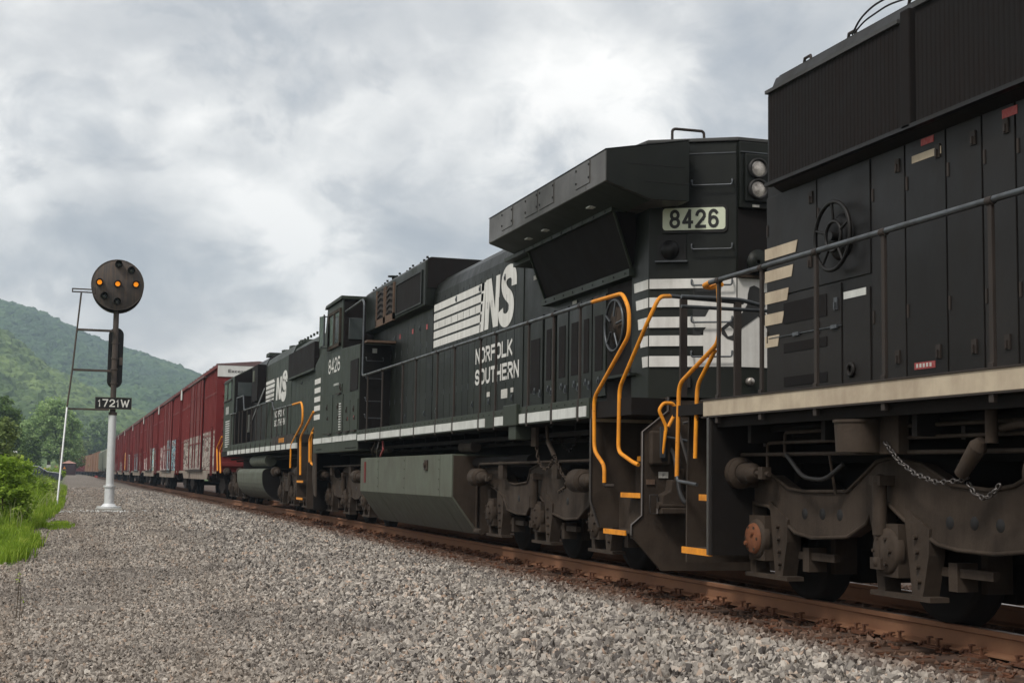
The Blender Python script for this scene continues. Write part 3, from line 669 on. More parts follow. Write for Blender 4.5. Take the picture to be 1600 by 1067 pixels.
lip = MB(); lip.prx([(11.05, 3.575), (11.05, 3.545), (-2, 3.545), (-2, 3.575)], hx0-.165, hx0-.10); obj('grille_lip', lip, 'black1', L1h)
lip = MB(); lip.prx([(11.05, 4.37), (11.05, 4.40), (8.95, 4.40), (8.95, 4.37)], hx0-.16, hx0-.10); lip.prx([(8.75, 4.42), (8.75, 4.46), (0, 4.46), (0, 4.42)], hx0-.16, hx0-.09); obj('roof_gutter', lip, 'roofgrey', L1h)
rf = MB(); rf.pry([(hx0-.04, 4.54), (6.03, 4.642), (6.25, 4.69), (7.35, 4.69), (7.57, 4.642), (hx1+.04, 4.54), (hx1-.05, 4.50), (6.0, 4.50)], -8.85, 11.03); obj('roof_sheet', rf, 'roofgrey', L1h, bevel=.01)
for y in (10.95, 10.2, 9.3, 8.3): obj('lifting_lug', MB().tube([(6.08, y+.07, 4.66), (6.08, y+.05, 4.72), (6.08, y-.05, 4.72), (6.08, y-.07, 4.66)], .014, 8), 'post', L1h)
cab_ = MB(); cab_.tube([(6.05, 10.15, 4.68), (6.03, 10.0, 4.76), (6.03, 9.8, 4.81), (6.05, 9.5, 4.82), (6.1, 9.0, 4.78), (6.2, 8.4, 4.72)], .009, 6, .1); cab_.tube([(6.05, 10.12, 4.68), (6.04, 9.95, 4.73), (6.05, 9.6, 4.76), (6.12, 9.1, 4.72)], .008, 6, .1); obj('roof_cable', cab_, 'hoodblack', L1h)
# side doors, each a proud panel
X0 = hx0-.012
for a, b_ in ((11.30, 10.42), (10.40, 9.59), (9.56, 9.11), (9.09, 8.59), (8.57, 8.17), (8.15, 7.81), (7.79, 7.4), (7.38, 6.9), (6.88, 6.4), (6.38, 5.9)):
    zl = 2.60 if a > 9.7 else 1.70
    d = obj('door', B(X0, hx0+.01, b_, a, zl, 3.50), 'black1', L1h, bevel=.004)
    h_ = MB()
    if a < 9.7 or a > 11:
        latch(h_, X0, b_+.08, 3.36); latch(h_, X0, b_+.10, zl+.22)
    for z in (3.2, 2.25): h_.box(X0-.008, X0, a-.03, a-.01, z-.05, z+.05)
    obj('latch', h_, 'post', d)
for (a, b_, z0, z1) in ((11.30, 10.03, 1.70, 2.585), (10.00, 9.60, 1.70, 2.50)):
    d = obj('access_panel', B(X0, hx0+.01, b_, a, z0, z1), 'black1', L1h, bevel=.004)
    if a > 11:
        gm = MB(); gm.box(X0-.006, X0, 10.25, 10.98, 2.34, 2.52); gm.box(X0-.006, X0, 10.25, 10.98, 2.09, 2.17); gm.box(X0-.006, X0, 10.25, 10.98, 1.80, 1.88)
        obj('vent', gm, 'grille', d)
        ll = MB(); ll.box(X0-.010, X0, 10.02, 11.25, 2.235, 2.242)
        for y in (10.75, 10.12): ll.box(X0-.02, X0, y-.05, y+.05, 2.22, 2.25)
        latch(ll, X0, 10.1, 2.42); obj('hinge', ll, 'railtube', d)
    else:
        obj('lifting_eye', MB().torus((X0-.01, 9.87, 1.87), .045, .018, 'x', 14, 6), 'black1', d)
        obj('notice', B(X0-.005, X0, 9.65, 9.98, 2.44, 2.498), 'whitemark', d)
wh = MB(); c = (hx0-.10, 10.01, 2.95); wh.torus(c, .275, .017, 'x', 36, 8)
for q in range(5):
    a = q*2*math.pi/5+.3; wh.tube([(c[0]+.01, c[1]+.12*math.cos(a), c[2]+.12*math.sin(a)), (c[0], c[1]+.27*math.cos(a), c[2]+.27*math.sin(a))], .013, 6)
wh.torus((c[0]+.01, c[1], c[2]), .12, .015, 'x', 24, 6); wh.cyl((c[0]-.02, c[1], c[2]), (hx0, c[1], c[2]), .035, 12); obj('brake_wheel', wh, 'black1', L1h)
obj('brake_housing', MB().lathe([(0, hx0-.05), (.15, hx0-.05), (.19, hx0-.02), (.19, hx0)], (0, c[1], c[2]), 'x', 24), 'black1', L1h)
for i, (zt, zb, yt, yb) in enumerate(((3.04, 2.94, 10.73, 10.77), (2.84, 2.74, 10.81, 10.84), (2.65, 2.545, 10.89, 10.92), (2.455, 2.355, 10.97, 11.01), (2.26, 2.16, 11.06, 11.09))):
    obj('stripe', MB().prx([(11.325, zt), (yt, zt), (yb, zb), (11.325, zb)], X0-.006, X0-.0015), 'cream', L1h)
obj('notice', B(X0-.004, X0-.001, 8.735, 8.995, 1.81, 1.86), 'red', L1h); obj('notice', B(X0-.004, X0-.001, 8.72, 8.88, 3.44, 3.49), 'red', L1h); obj('notice', B(X0-.004, X0-.001, 8.63, 9.0, 3.335, 3.39), 'cream', L1h); obj('notice', B(X0-.004, X0-.001, 7.77, 7.93, 3.415, 3.475), 'red', L1h)
print_bars(L1h, X0-.006, 8.97, 8.76, 1.822, 1.850, 5, 'paper')
# handrail
hr = obj('handrail', MB().tube([(5.23, -9, 2.69), (5.23, 11.0, 2.69), (5.23, 11.16, 2.688)], .0215, 10), 'railtube', L1)
for y in (10.97, 10.18, 9.31, 8.39, 7.21, 6.2, 5.2, 3.9, 2.6, 1.3): stanchion(hr, y, 1.47, 2.685)
obj('rail_end', MB().tube([(5.23, 11.14, 2.688), (5.23, 11.27, 2.675), (5.29, 11.24, 2.66), (5.28, 11.02, 2.66)], .023, 10, .04), 'orange', hr)
obj('grab_rail', MB().tube([(5.25, 11.02, 2.65), (5.25, 11.0, 2.5), (5.25, 11.0, 2.16), (5.25, 11.83, 1.85), (5.25, 11.87, 1.02)], .020, 10, .10), 'orange', hr)
obj('grab_rail', MB().tube([(5.27, 11.12, 2.10), (5.27, 11.48, 1.82), (5.27, 11.52, 1.18)], .019, 10, .08), 'orange', hr)
obj('grab_rail', MB().tube([(5.25, 11.87, 1.03), (5.25, 11.85, .98), (5.28, 11.5, .95)], .017, 8, .03), 'railtube', hr)
er = MB(); er.tube([(5.30, 11.90, 2.66), (5.9, 11.90, 2.66), (6.1, 11.9, 2.62)], .020, 8, .05); er.tube([(5.30, 11.9, 2.57), (6.3, 11.9, 2.57)], .017, 8); obj('end_handrail', er, 'railtube', hr)
# steps and end plate
st = MB(); st.box(5.22, 6.0, 11.07, 11.10, .36, 1.53); obj('step_side_plate', st, 'grime_dark', L1)
obj('plate_edge', MB().box(5.20, 5.235, 11.095, 11.135, .36, 1.53), 'chrome', L1)
obj('end_plate', MB().pry([(5.40, 1.56), (8.2, 1.56), (8.2, .25), (5.38, .25), (5.38, .9)], 11.93, 11.96), 'grime', L1)
for z, x0 in ((.40, 5.235), (.86, 5.40), (1.23, 5.55)):
    s_ = obj('step', MB().box(x0, x0+.32, 11.10, 11.70, z-.02, z), 'grime', L1)
    obj('step_edge', MB().box(x0-.012, x0+.004, 11.10, 11.70, z-.052, z+.004), 'orange', s_)
    obj('riser', MB().box(x0+.31, x0+.325, 11.10, 11.70, z, z+.16), 'grime_dark', s_)
T1 = truck(L1, 8.9, EMD_FRAME, 2.0, [(2.16, 1.055, .135), (-2.0, 1.055, .135)], [(1.30, .735), (1.02, .74), (.76, .74), (-.66, .73), (-.93, .735), (-1.2, .73)], first_rust=True)
truck(L1, -4.5, EMD_FRAME, 2.0, [], [])
pp = MB(); pp.tube([(5.50, 11.18, 1.08), (5.50, 11.2, 1.19), (5.50, 11.1, 1.21), (5.50, 6.0, 1.19)], .016, 8, .04); pp.tube([(5.5, 9.6, 1.2), (5.55, 9.6, .9)], .012, 6); obj('brake_pipe', pp, 'grime', T1)
bx = MB(); bx.box(5.42, 5.50, 8.53, 9.16, 1.19, 1.54); obj('hanger_plate', bx, 'grime', L1)
bx = MB(); bx.frus((5.36, 8.93, 1.20), (5.36, 8.93, 1.41), .17, .18, 16); bx.cyl((5.36, 8.93, 1.41), (5.36, 8.93, 1.43), .19, 16); obj('sand_box', bx, 'grime', L1)
obj('safety_chain', MB().chain([(5.40, 8.67, 1.27), (5.40, 8.50, 1.14), (5.40, 8.30, 1.05), (5.40, 8.05, .995), (5.40, 7.80, 1.01), (5.40, 7.72, 1.03)], .034, .0085), 'chrome', L1)
obj('safety_chain', MB().chain([(5.42, 7.75, 1.0), (5.42, 7.68, .93), (5.42, 7.58, .90), (5.42, 7.50, .93), (5.42, 7.42, .99)], .034, .0085), 'chrome', L1)
cy = MB(); cy.frus((5.38, 7.76, 1.05), (5.38, 7.58, 1.22), .045, .058, 16); cy.frus((5.38, 7.58, 1.22), (5.38, 7.54, 1.26), .058, .03, 12); cy.cyl((5.40, 7.47, 1.24), (5.40, 7.47, 1.54), .040, 12)
for q in range(5): cy.torus((5.38, 7.585+.0, 1.2), .058, .006, 'x', 10, 4)
obj('snubber', cy, 'grime', L1)
obj('air_hose', MB().tube([(5.45, 7.45, 1.33), (5.45, 7.2, 1.36), (5.45, 7.05, 1.30), (5.45, 7.0, 1.18)], .025, 8, .1), 'grime', L1)
for y in (10.85, 8.05): obj('tag_plate', MB().box(5.6, 5.605, y-.02, y+.02, 1.28, 1.37), 'chrome', L1)

# ------------------------------------------------------------------ second locomotive, number 8426
L2 = thing('locomotive', (TC, 23, 0), 'middle black locomotive numbered 8426, with flared radiator wings and orange grab rails', 'locomotive', 'black locomotives pulling the train')
und = MB(); und.box(5.26, 8.34, 13.0, 26.8, 1.62, 1.79); und.box(6.1, 7.5, 12.9, 33.2, 1.0, 1.63); und.box(5.5, 8.1, 26.8, 32.0, 1.46, 1.70)
for i in range(16): und.box(5.55, 6.2, 14.6+i*.8, 14.65+i*.8, 1.44, 1.62)
for x_, z_ in ((5.5, 1.50), (5.7, 1.44)): und.cyl((x_, 14.1, z_), (x_, 31, z_), .03, 8)
und.cyl((5.62, 19.75, 1.19), (5.62, 17.2, 1.21), .075, 14)
obj('underframe', und, 'grime_dark', L2)
obj('side_sill', B(5.215, 5.26, 14.08, 26.8, 1.625, 1.84), 'black3', L2, bevel=.003)
posts2 = [14.42, 15.3, 16.22, 17.6, 18.32, 19.68, 20.67, 22.05, 23.0, 24.6, 25.9]
yy = [14.1]+posts2+[26.7]
for a, b_ in zip(yy, yy[1:]):
    if a == 17.6: continue
    obj('sill_stripe', B(5.207, 5.216, a+.05, b_-.05, 1.643, 1.755), 'whitemark', L2)
obj('sill_stripe', B(5.207, 5.216, 18.0, 18.27, 1.643, 1.755), 'whitemark', L2)
obj('jacking_pad', MB().box(5.17, 5.22, 16.40+.1, 17.05, 1.62, 1.88).box(5.2, 5.4, 16.6, 16.9, 1.45, 1.62), 'black3', L2, bevel=.01)
# hood
hood = MB(); hood.pry([(5.87, 1.79), (5.87, 4.08), (5.93, 4.25), (6.08, 4.38), (6.4, 4.46), (7.2, 4.46), (7.52, 4.38), (7.67, 4.25), (7.73, 4.08), (7.73, 1.79)], 13.9, 23.6)
H2 = obj('hood', hood, 'black2', L2, bevel=.02)
hood = MB(); hood.pry([(5.87, 1.79), (5.87, 3.86), (5.70, 3.90), (5.70, 4.66), (5.80, 4.74), (7.8, 4.74), (7.9, 4.66), (7.9, 3.90), (7.73, 3.86), (7.73, 1.79)], 23.5, 28.6)
H2b = obj('equipment_hood', hood, 'black2', L2, bevel=.015)
obj('box_end_sheet', B(5.74, 7.86, 23.485, 23.499, 4.2, 4.72), 'grille', H2b)
obj('air_grille', B(5.685, 5.70, 23.72, 25.65, 3.97, 4.50), 'grille', H2b)
fr_ = MB(); fr_.box(5.672, 5.70, 23.67, 25.7, 4.50, 4.53); fr_.box(5.672, 5.70, 23.67, 25.7, 3.94, 3.97); fr_.box(5.672, 5.70, 23.67, 23.72, 3.97, 4.5); fr_.box(5.672, 5.70, 25.65, 25.7, 3.97, 4.5); obj('grille_frame', fr_, 'black2', H2b)
for y0 in (25.85, 26.68):
    lf = obj('louvre_frame', MB().box(5.665, 5.70, y0, y0+.06, 3.90, 4.60).box(5.665, 5.70, y0+.70, y0+.76, 3.90, 4.60).box(5.665, 5.70, y0, y0+.76, 3.88, 4.02), 'louvre', H2b)
    obj('louvre_shade_sheet', B(5.69, 5.699, y0+.06, y0+.70, 4.02, 4.6), 'grille', lf)  # flat near-black sheet paints the shade behind the blades
    for k in range(5): obj('louvre_blade', MB().prx([(y0+.08, 4.05+k*.11), (y0+.40, 4.10+k*.11), (y0+.68, 4.05+k*.11), (y0+.68, 4.09+k*.11), (y0+.40, 4.15+k*.11), (y0+.08, 4.10+k*.11)], 5.675, 5.69), 'post', lf)
for i in range(14):
    m_ = MB().cyl((5.78, 23.7, 4.74), (5.78, 23.7, 4.775), .022, 6)
    if i == 0: rb0 = obj('roof_bolt', m_, 'black2', H2b)
    else: clone(rb0, H2b, .03*(i % 3), i*.36)
obj('roof_hatch', B(5.9, 6.6, 27.7, 28.5, 4.74, 4.80), 'black2', H2b); obj('antenna', MB().cyl((5.9, 27.0, 4.74), (5.9, 27.0, 4.86), .02).cyl((5.9, 27.0, 4.85), (5.9, 27.0, 4.87), .10), 'black2', H2b)
# doors in rows
X2 = 5.87-.012
def doors(parent, ys, z0, z1, mat, lz=(.25, .92), X=X2, lmat='railtube'):
    for a, b_ in zip(ys, ys[1:]):
        d = obj('door', B(X, X+.02, min(a, b_)+.008, max(a, b_)-.008, z0, z1), mat, parent, bevel=.003)
        h_ = MB(); ki = ys.index(a)
        if ki % 3 == 1: latch(h_, X, min(a, b_)+.07, z0+(z1-z0)*.08, .09)
        if ki % 4 == 2: latch(h_, X, min(a, b_)+.07, z0+(z1-z0)*.93, .09)
        h_.box(X-.006, X, max(a, b_)-.025, max(a, b_)-.012, z0+.4, z0+.5); h_.box(X-.006, X, max(a, b_)-.025, max(a, b_)-.012, z1-.5, z1-.4)
        obj('latch', h_, lmat, d)
doors(H2, [18.42, 18.82, 19.22, 19.60, 19.96, 20.20, 20.52, 20.86, 21.2, 21.55, 21.9, 22.3, 22.7, 23.1, 23.46], 1.93, 3.98, 'black2')
doors(H2b, [23.5, 23.95, 24.4, 24.9, 25.4, 25.9, 26.4, 26.82], 1.93, 3.72, 'black2')
dp = MB()
for y, z in ((26.07, 3.58), (25.04, 3.58), (23.96, 3.56)): dp.box(X2-.004, X2, y-.07, y+.03, z-.03, z+.06)
obj('notice', dp, 'red', H2b)
# marks on the hood side: flag stripes and the two big letters
SX = X2-.004
for i in range(5):
    zt = 3.895-i*.1535; ye = 20.34+.045*i+.012
    obj('stripe', MB().add([(SX, 23.44, zt), (SX, ye, zt), (SX, ye+.028, zt-.118), (SX, 23.44, zt-.118)], [(0, 1, 2, 3)]), 'white', H2)
obj('stripe_bar', MB().add([(SX, 20.50, 3.895), (SX, 20.27, 3.895), (SX, 20.33+.05, 3.165), (SX, 20.60, 3.165)], [(0, 1, 2, 3)]), 'white', H2)
def big_letters(parent, X, ya, yb, z0, z1, mat, back='black2'):
    w = ya-yb; U = lambda u, v_: (X, ya-w*u+.0, z0+(z1-z0)*v_)
    # N: slanted heavy strokes
    n_ = [(0.0, .98), (.19, .98), (.33, .36), (.36, .98), (.50, .98), (.44, .0), (.27, .0), (.14, .55), (.10, .0), (-.04, .0)]
    obj('lettering', MB().add([U(*q) for q in n_], [tuple(range(len(n_)))]), mat, parent)
    # S: swept ribbon
    pts = [(.965, .66), (.96, .82), (.90, .93), (.80, .955), (.69, .92), (.63, .80), (.65, .66), (.73, .55), (.83, .46), (.88, .34), (.86, .17), (.77, .07), (.66, .06), (.56, .13), (.53, .28)]
    P = []
    for i in range(len(pts)-1):
        p0 = pts[max(i-1, 0)]; p1 = pts[i]; p2 = pts[i+1]; p3 = pts[min(i+2, len(pts)-1)]
        for q in (0, .25, .5, .75):
            P.append(tuple(.5*((2*p1[k])+(-p0[k]+p2[k])*q+(2*p0[k]-5*p1[k]+4*p2[k]-p3[k])*q*q+(-p0[k]+3*p1[k]-3*p2[k]+p3[k])*q**3) for k in (0, 1)))
    P.append(pts[-1]); l, r = [], []
    for i, p in enumerate(P):
        a = P[max(i-1, 0)]; c = P[min(i+1, len(P)-1)]; dx, dy = (c[0]-a[0])*w, (c[1]-a[1])*(z1-z0); L = math.hypot(dx, dy); nx_, ny_ = -dy/L, dx/L
        hw = .083*w
        l.append((p[0]+nx_*hw/w, p[1]+ny_*hw/(z1-z0)*.8)); r.append((p[0]-nx_*hw/w, p[1]-ny_*hw/(z1-z0)*.8))
    n = len(P); sl = MB(); ins = lambda q: (q[0]-.0*q[1], q[1])
    sl.add([(X-.0015, U(*ins(q))[1], U(*ins(q))[2]) for q in l+r], [(i, i+1, n+i+1, n+i) for i in range(n-1)])
    obj('lettering', sl, mat, parent)
    return
big_letters(H2, SX, 20.27, 18.80, 3.17, 3.93, 'white')
letters_side('NORFOLK', SX, 20.78, 18.90, 2.69, 2.925, .048, H2, gap=.16)
letters_side('SOUTHERN', SX, 20.79, 18.58, 2.365, 2.605, .050, H2, gap=.16)
nn = MB()
for (a, b_, z0, z1) in ((19.41, 19.11, 2.105, 2.235), (20.14, 19.99, 2.165, 2.235), (18.95, 18.83, 2.17, 2.235), (17.98, 17.77, 3.62, 3.68), (16.42, 16.27, 3.10, 3.16)): nn.box(SX-.001, SX+.003, b_, a, z0, z1)
obj('notice', nn, 'paper', H2)
nn = MB(); nn.box(SX-.008, SX-.001, 16.71, 16.86, 2.92, 3.0); nn.box(SX-.008, SX-.001, 15.50, 15.64, 3.04, 3.12); obj('notice', nn, 'red', H2)
print_bars(H2, SX-.009, 16.85, 16.72, 2.945, 2.97, 3, 'paper')
# engine-cooling screens below the wing, each in its own frame
for y0, y1, z0, z1 in ((17.5, 17.88, 2.10, 2.80), (17.05, 17.23, 2.23, 2.88), (16.51, 16.74, 2.23, 2.87), (16.05, 16.28, 2.23, 2.87), (15.68, 15.84, 2.23, 2.87), (15.22, 15.46, 2.23, 2.87)):
    f_ = obj('screen_door', B(5.80, 5.88, y0-.09, y1+.09, 1.93, 3.10), 'black2', H2, bevel=.004)
    obj('screen', B(5.794, 5.80, y0, y1, z0, z1), 'grille', f_)
    h_ = MB(); latch(h_, 5.80, y0-.03, 2.08, .1); latch(h_, 5.80, (y0+y1)/2, 2.12, .08); obj('latch', h_, 'railtube', f_)
# near-black slab with hollow's shade painted in, behind the hand brake wheel
obj('alcove_shade_slab', B(5.81, 5.87, 14.36, 15.10, 1.80, 3.16), 'grille', H2)
c = (5.74, 14.72, 2.69); wh = MB(); wh.torus(c, .285, .016, 'x', 36, 8, .98)
for q in range(5): a = q*2*math.pi/5+.5; wh.tube([(c[0]-.01, c[1]+.1*math.cos(a), c[2]+.1*math.sin(a)), (c[0], c[1]+.28*math.cos(a), c[2]+.28*math.sin(a))], .013, 6)
obj('brake_wheel', wh, 'railtube', H2)
hb = MB(); hb.lathe([(0, c[0]+.0), (.04, c[0]), (.05, c[0]+.02), (.21, c[0]+.03), (.22, c[0]+.06), (.22, c[0]+.08)], (0, c[1], c[2]), 'x', 24); obj('brake_housing', hb, 'grime', H2)
obj('alcove_shelf', MB().box(5.72, 5.88, 14.2, 15.1, 2.10, 2.13), 'black2', H2)
# rear end: the two halves of the end sweep back from a flat middle strip, wings above
SL = .5875
def slant(mb):
    nl = math.hypot(SL, 1)
    def q(p):
        x, y, z = p; d = 13.40-y; s_ = 1
        if x > TC: x = 2*TC-x; s_ = -1
        if x < 6.6: t_ = (13.4+6.6*SL)/(13.4+x*SL); X_ = x*t_; Y_ = 13.4+(6.6-X_)*SL; X_ -= d*SL/nl; Y_ -= d/nl
        else: X_, Y_ = x, 13.40-d
        return (X_ if s_ > 0 else 2*TC-X_, Y_, z)
    mb.v = [q(p) for p in mb.v]; return mb
plan = [(6.60, 13.40), (7.00, 13.40), (7.80, 13.87), (7.80, 14.35), (5.80, 14.35), (5.80, 13.87)]
e = MB(); e.prz(plan, 1.79, 4.56); EB = obj('rear_body', e, 'black2', L2, bevel=.01)
obj('rear_roof', MB().prz([(6.60, 13.37), (7.00, 13.37), (7.83, 13.85), (7.9, 14.35), (5.7, 14.35), (5.77, 13.85)], 4.56, 4.60), 'roofgrey', EB, bevel=.008)
prof = [(5.12, 4.02), (5.12, 4.345), (5.9, 4.485), (6.45, 4.595), (6.62, 4.61), (6.98, 4.61), (7.15, 4.595), (7.7, 4.485), (8.48, 4.345), (8.48, 4.02), (7.98, 3.86), (5.62, 3.86)]
w = MB(); w.pry(prof, 13.98, 17.64)
mir = lambda P: [(2*TC-x, z) for x, z in P]
wp = [(5.12, 4.02), (5.12, 4.345), (5.9, 4.485), (6.05, 4.515), (6.05, 3.87), (5.62, 3.86)]
w.pry(wp, 13.40, 13.98); w.pry(mir(wp), 13.40, 13.98)
W = obj('radiator_wing', w, 'wingpaint', L2, bevel=.008)
rp = [(5.115, 4.347), (5.9, 4.49), (6.05, 4.518), (6.05, 4.526), (5.9, 4.498), (5.115, 4.355)]
rf2 = MB().pry(rp, 13.39, 13.98).pry(mir(rp), 13.39, 13.98).pry([(5.115, 4.347), (5.9, 4.49), (6.45, 4.60), (6.62, 4.615), (6.98, 4.615), (7.15, 4.60), (7.7, 4.49), (8.485, 4.347), (8.485, 4.355), (7.7, 4.498), (7.15, 4.608), (6.98, 4.623), (6.62, 4.623), (6.45, 4.608), (5.9, 4.498), (5.115, 4.355)], 13.99, 17.65)
obj('wing_roof', rf2, 'black2', W)
ep = [(5.125, 4.025), (5.125, 4.34), (5.9, 4.48), (6.045, 4.51), (6.045, 3.875), (5.62, 3.865)]
obj('wing_end_sheet', MB().pry(ep, 13.386, 13.399), 'black2', W); obj('wing_end_sheet', MB().pry(mir(ep), 13.386, 13.399), 'black2', W)
obj('wing_seam', MB().box(5.35, 5.98, 13.382, 13.386, 4.22, 4.226).box(5.55, 6.03, 13.382, 13.386, 4.045, 4.051), 'hoodblack', W)
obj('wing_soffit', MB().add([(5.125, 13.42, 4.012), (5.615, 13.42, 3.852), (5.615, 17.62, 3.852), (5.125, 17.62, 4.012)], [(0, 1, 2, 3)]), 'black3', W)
for y0, y1 in ((16.60, 17.05), (15.62, 16.08), (15.03, 15.54), (13.86, 14.29)):
    p_ = obj('access_panel', B(5.112, 5.12, y0, y1, 4.09, 4.335), 'wingpaint', W, bevel=.002)
    bo = MB()
    for y in (y0+.02, y1-.02):
        for z in (4.15, 4.29): bo.cyl((5.104, y, z), (5.112, y, z), .014, 8)
    obj('bolt', bo, 'hoodblack', p_)
pl_ = MB()
for y in (15.9, 14.35, 16.55): pl_.box(5.30, 5.42, y, y+.12, 3.93, 3.945)
obj('soffit_plate', pl_, 'whitemark', W)
obj('intake_screen', MB().hexa([(5.50, 14.14, 3.86), (5.50, 17.10, 3.86), (5.79, 17.23, 3.28), (5.79, 14.32, 3.28)], [(5.75, 14.14, 3.86), (5.75, 17.10, 3.86), (5.87, 17.23, 3.28), (5.87, 14.32, 3.28)]), 'grille', H2)
fm = MB(); fm.tube([(5.49, 14.12, 3.87), (5.78, 14.30, 3.27)], .018, 6); fm.box(5.74, 5.87, 14.28, 17.3, 3.19, 3.27); fm.tube([(5.49, 17.10, 3.87), (5.78, 17.25, 3.27)], .018, 6); fm.box(5.46, 5.64, 14.1, 18.05, 3.855, 3.90); fm.box(5.6, 5.87, 17.2, 18.1, 3.80, 3.90)
obj('screen_frame', fm, 'black3', H2)
bo = MB()
for k in range(9): bo.cyl((5.455, 14.3+k*.36, 3.878), (5.47, 14.3+k*.36, 3.878), .018, 8); bo.cyl((5.732, 14.4+k*.34, 3.23), (5.745, 14.4+k*.34, 3.23), .014, 8)
obj('bolt', bo, 'hoodblack', H2)
FY = 13.388
obj('center_strip', slant(MB().box(6.05, 6.30, FY-.004, FY+.008, 1.82, 4.52).box(6.30, 6.592, FY-.004, FY+.008, 1.82, 4.52)), 'black2', EB)
obj('end_rim', slant(MB().box(6.05, 6.30, FY-.012, FY-.004, 4.43, 4.44).box(6.30, 6.59, FY-.012, FY-.004, 4.43, 4.44)).box(6.605, 6.995, 13.33, 13.35, 4.43, 4.44), 'railtube', EB)
obj('lamp_column', MB().box(6.605, 6.995, FY-.04, 13.40, 3.84, 4.55), 'black2', EB, bevel=.01)
obj('recess_shade_sheet', MB().box(6.61, 6.99, 13.393, 13.399, 3.12, 3.84), 'grille', EB)  # thin flat sheet, the hollow's shade painted as near-black
obj('recess_shelf', MB().box(6.60, 7.0, FY-.05, 13.40, 3.105, 3.13), 'grime', EB); obj('horn', MB().lathe([(0, 13.36), (.11, 13.36), (.13, 13.30), (.02, 13.30)], (6.80, 0, 3.27), 'y', 18), 'black2', EB)
obj('headlight_housing', MB().box(6.655, 6.945, FY-.075, FY-.04, 3.90, 4.42), 'black2', EB, bevel=.06)
for z in (4.26, 4.04):
    hl = obj('headlight', MB().lathe([(.0, FY-.075), (.080, FY-.078), (.088, FY-.11), (.108, FY-.11), (.115, FY-.06)], (6.80, 0, z), 'y', 28), 'hoodblack', EB)
    obj('lens', MB().lathe([(0, FY-.10), (.04, FY-.098), (.086, FY-.088)], (6.80, 0, z), 'y', 24), 'lampglass', hl)
obj('small_plate', MB().box(6.75, 6.83, FY-.048, FY-.041, 3.855, 3.88), 'paper', EB)
def rrect(x0, x1, z0, z1, r): return [(cx+r*math.cos(R(a)), cz+r*math.sin(R(a))) for cx, cz, a0 in ((x1-r, z1-r, 0), (x0+r, z1-r, 90), (x0+r, z0+r, 180), (x1-r, z0+r, 270)) for a in (a0, a0+30, a0+60, a0+90)]
nb = obj('number_board', slant(MB().pry(rrect(5.735, 6.495, 3.585, 3.880, .05), FY-.022, FY+.01)), 'hoodblack', EB)
obj('number_glass', slant(MB().pry(rrect(5.76, 6.47, 3.615, 3.850, .035), FY-.028, FY-.0222)), 'numglass', nb)
letters_front('8426', FY-.0315, 5.835, 6.395, 3.632, 3.834, .034, nb, gap=.20, fix=slant)
bl = obj('marker_box', slant(MB().box(5.70, 6.02, FY-.010, FY, 3.27, 3.57)), 'hoodblack', EB); obj('marker_lamp', slant(MB().lathe([(0, FY-.05), (.095, FY-.05), (.105, FY-.01)], (5.84, 0, 3.41), 'y', 20)), 'black1', bl)
obj('box_lip', slant(MB().box(5.68, 6.04, FY-.05, FY, 3.275, 3.29)), 'railtube', bl)
for z in (4.08, 3.40, 3.02, 2.63, 2.27):
    obj('grab_iron', slant(MB().tube([(6.09, FY, z+.06), (6.09, FY-.07, z+.06), (6.09, FY-.07, z), (6.55, FY-.07, z), (6.55, FY-.07, z+.06), (6.55, FY, z+.06)], .010, 8, .025)), 'railtube', EB)
obj('roof_grab', MB().tube([(6.12, 14.0, 4.52), (6.12, 14.0, 4.77), (6.15, 14.0, 4.79), (6.49, 14.03, 4.80), (6.51, 14.03, 4.78), (6.52, 14.03, 4.58)], .016, 8, .02), 'post', L2)
# white bands across the end and round the corner
for i, (zt, zb, xe) in enumerate(((3.10, 2.997, 6.47), (2.904, 2.80, 6.41), (2.697, 2.583, 6.33), (2.50, 2.387, 6.26), (2.283, 2.17, 6.20))):
    obj('stripe', slant(MB().box(5.615, 6.22, FY-.0085, FY-.0045, zb, zt)), 'white', EB)
    obj('stripe', slant(MB().box(2*TC-6.22, 2*TC-5.615, FY-.0085, FY-.0045, zb, zt)), 'white', EB)
    obj('stripe', MB().prx([(13.872, zt), (14.27-.06*i, zt), (14.25-.06*i, zb), (13.872, zb)], 5.793, 5.798), 'white', EB)
em = MB(); em.box(6.22, 6.595, FY-.0085, FY-.0045, 2.17, 3.10); em.box(6.605, 6.995, 13.388, 13.397, 2.17, 3.10); em.box(7.005, 7.38, FY-.0085, FY-.0045, 2.17, 3.10); obj('emblem_panel', slant(em), 'white', EB)
bb = MB()
for (z0, z1, xa, xb) in ((2.904, 2.997, 6.425, 6.36), (2.697, 2.80, 6.30, 6.24), (2.50, 2.583, 6.25, 6.18)): bb.pry([(6.10, z1), (xa, z1), (xb, z0), (6.10, z0)], FY-.0115, FY-.0088)
obj('band_end', slant(bb), 'ink', EB)
hpts = [(6.74, 3.01), (6.79, 3.03), (6.84, 3.01), (6.90, 2.96), (6.99, 2.98), (7.03, 2.93), (6.93, 2.86), (6.90, 2.77), (6.98, 2.65), (6.94, 2.58), (6.88, 2.66), (6.84, 2.71), (6.77, 2.66), (6.65, 2.575), (6.61, 2.51), (6.61, 2.70), (6.65, 2.73), (6.71, 2.82), (6.72, 2.94)]
hs = MB().pry(hpts, 13.3825, 13.3875); hs2 = slant(MB().pry([(6.60, 2.71), (6.60, 2.51), (6.56, 2.44), (6.49, 2.46), (6.43, 2.51), (6.42, 2.57), (6.47, 2.61), (6.52, 2.65)], FY-.0135, FY-.0095)); hs.add(hs2.v, hs2.f)
obj('emblem', hs, 'ink', EB)
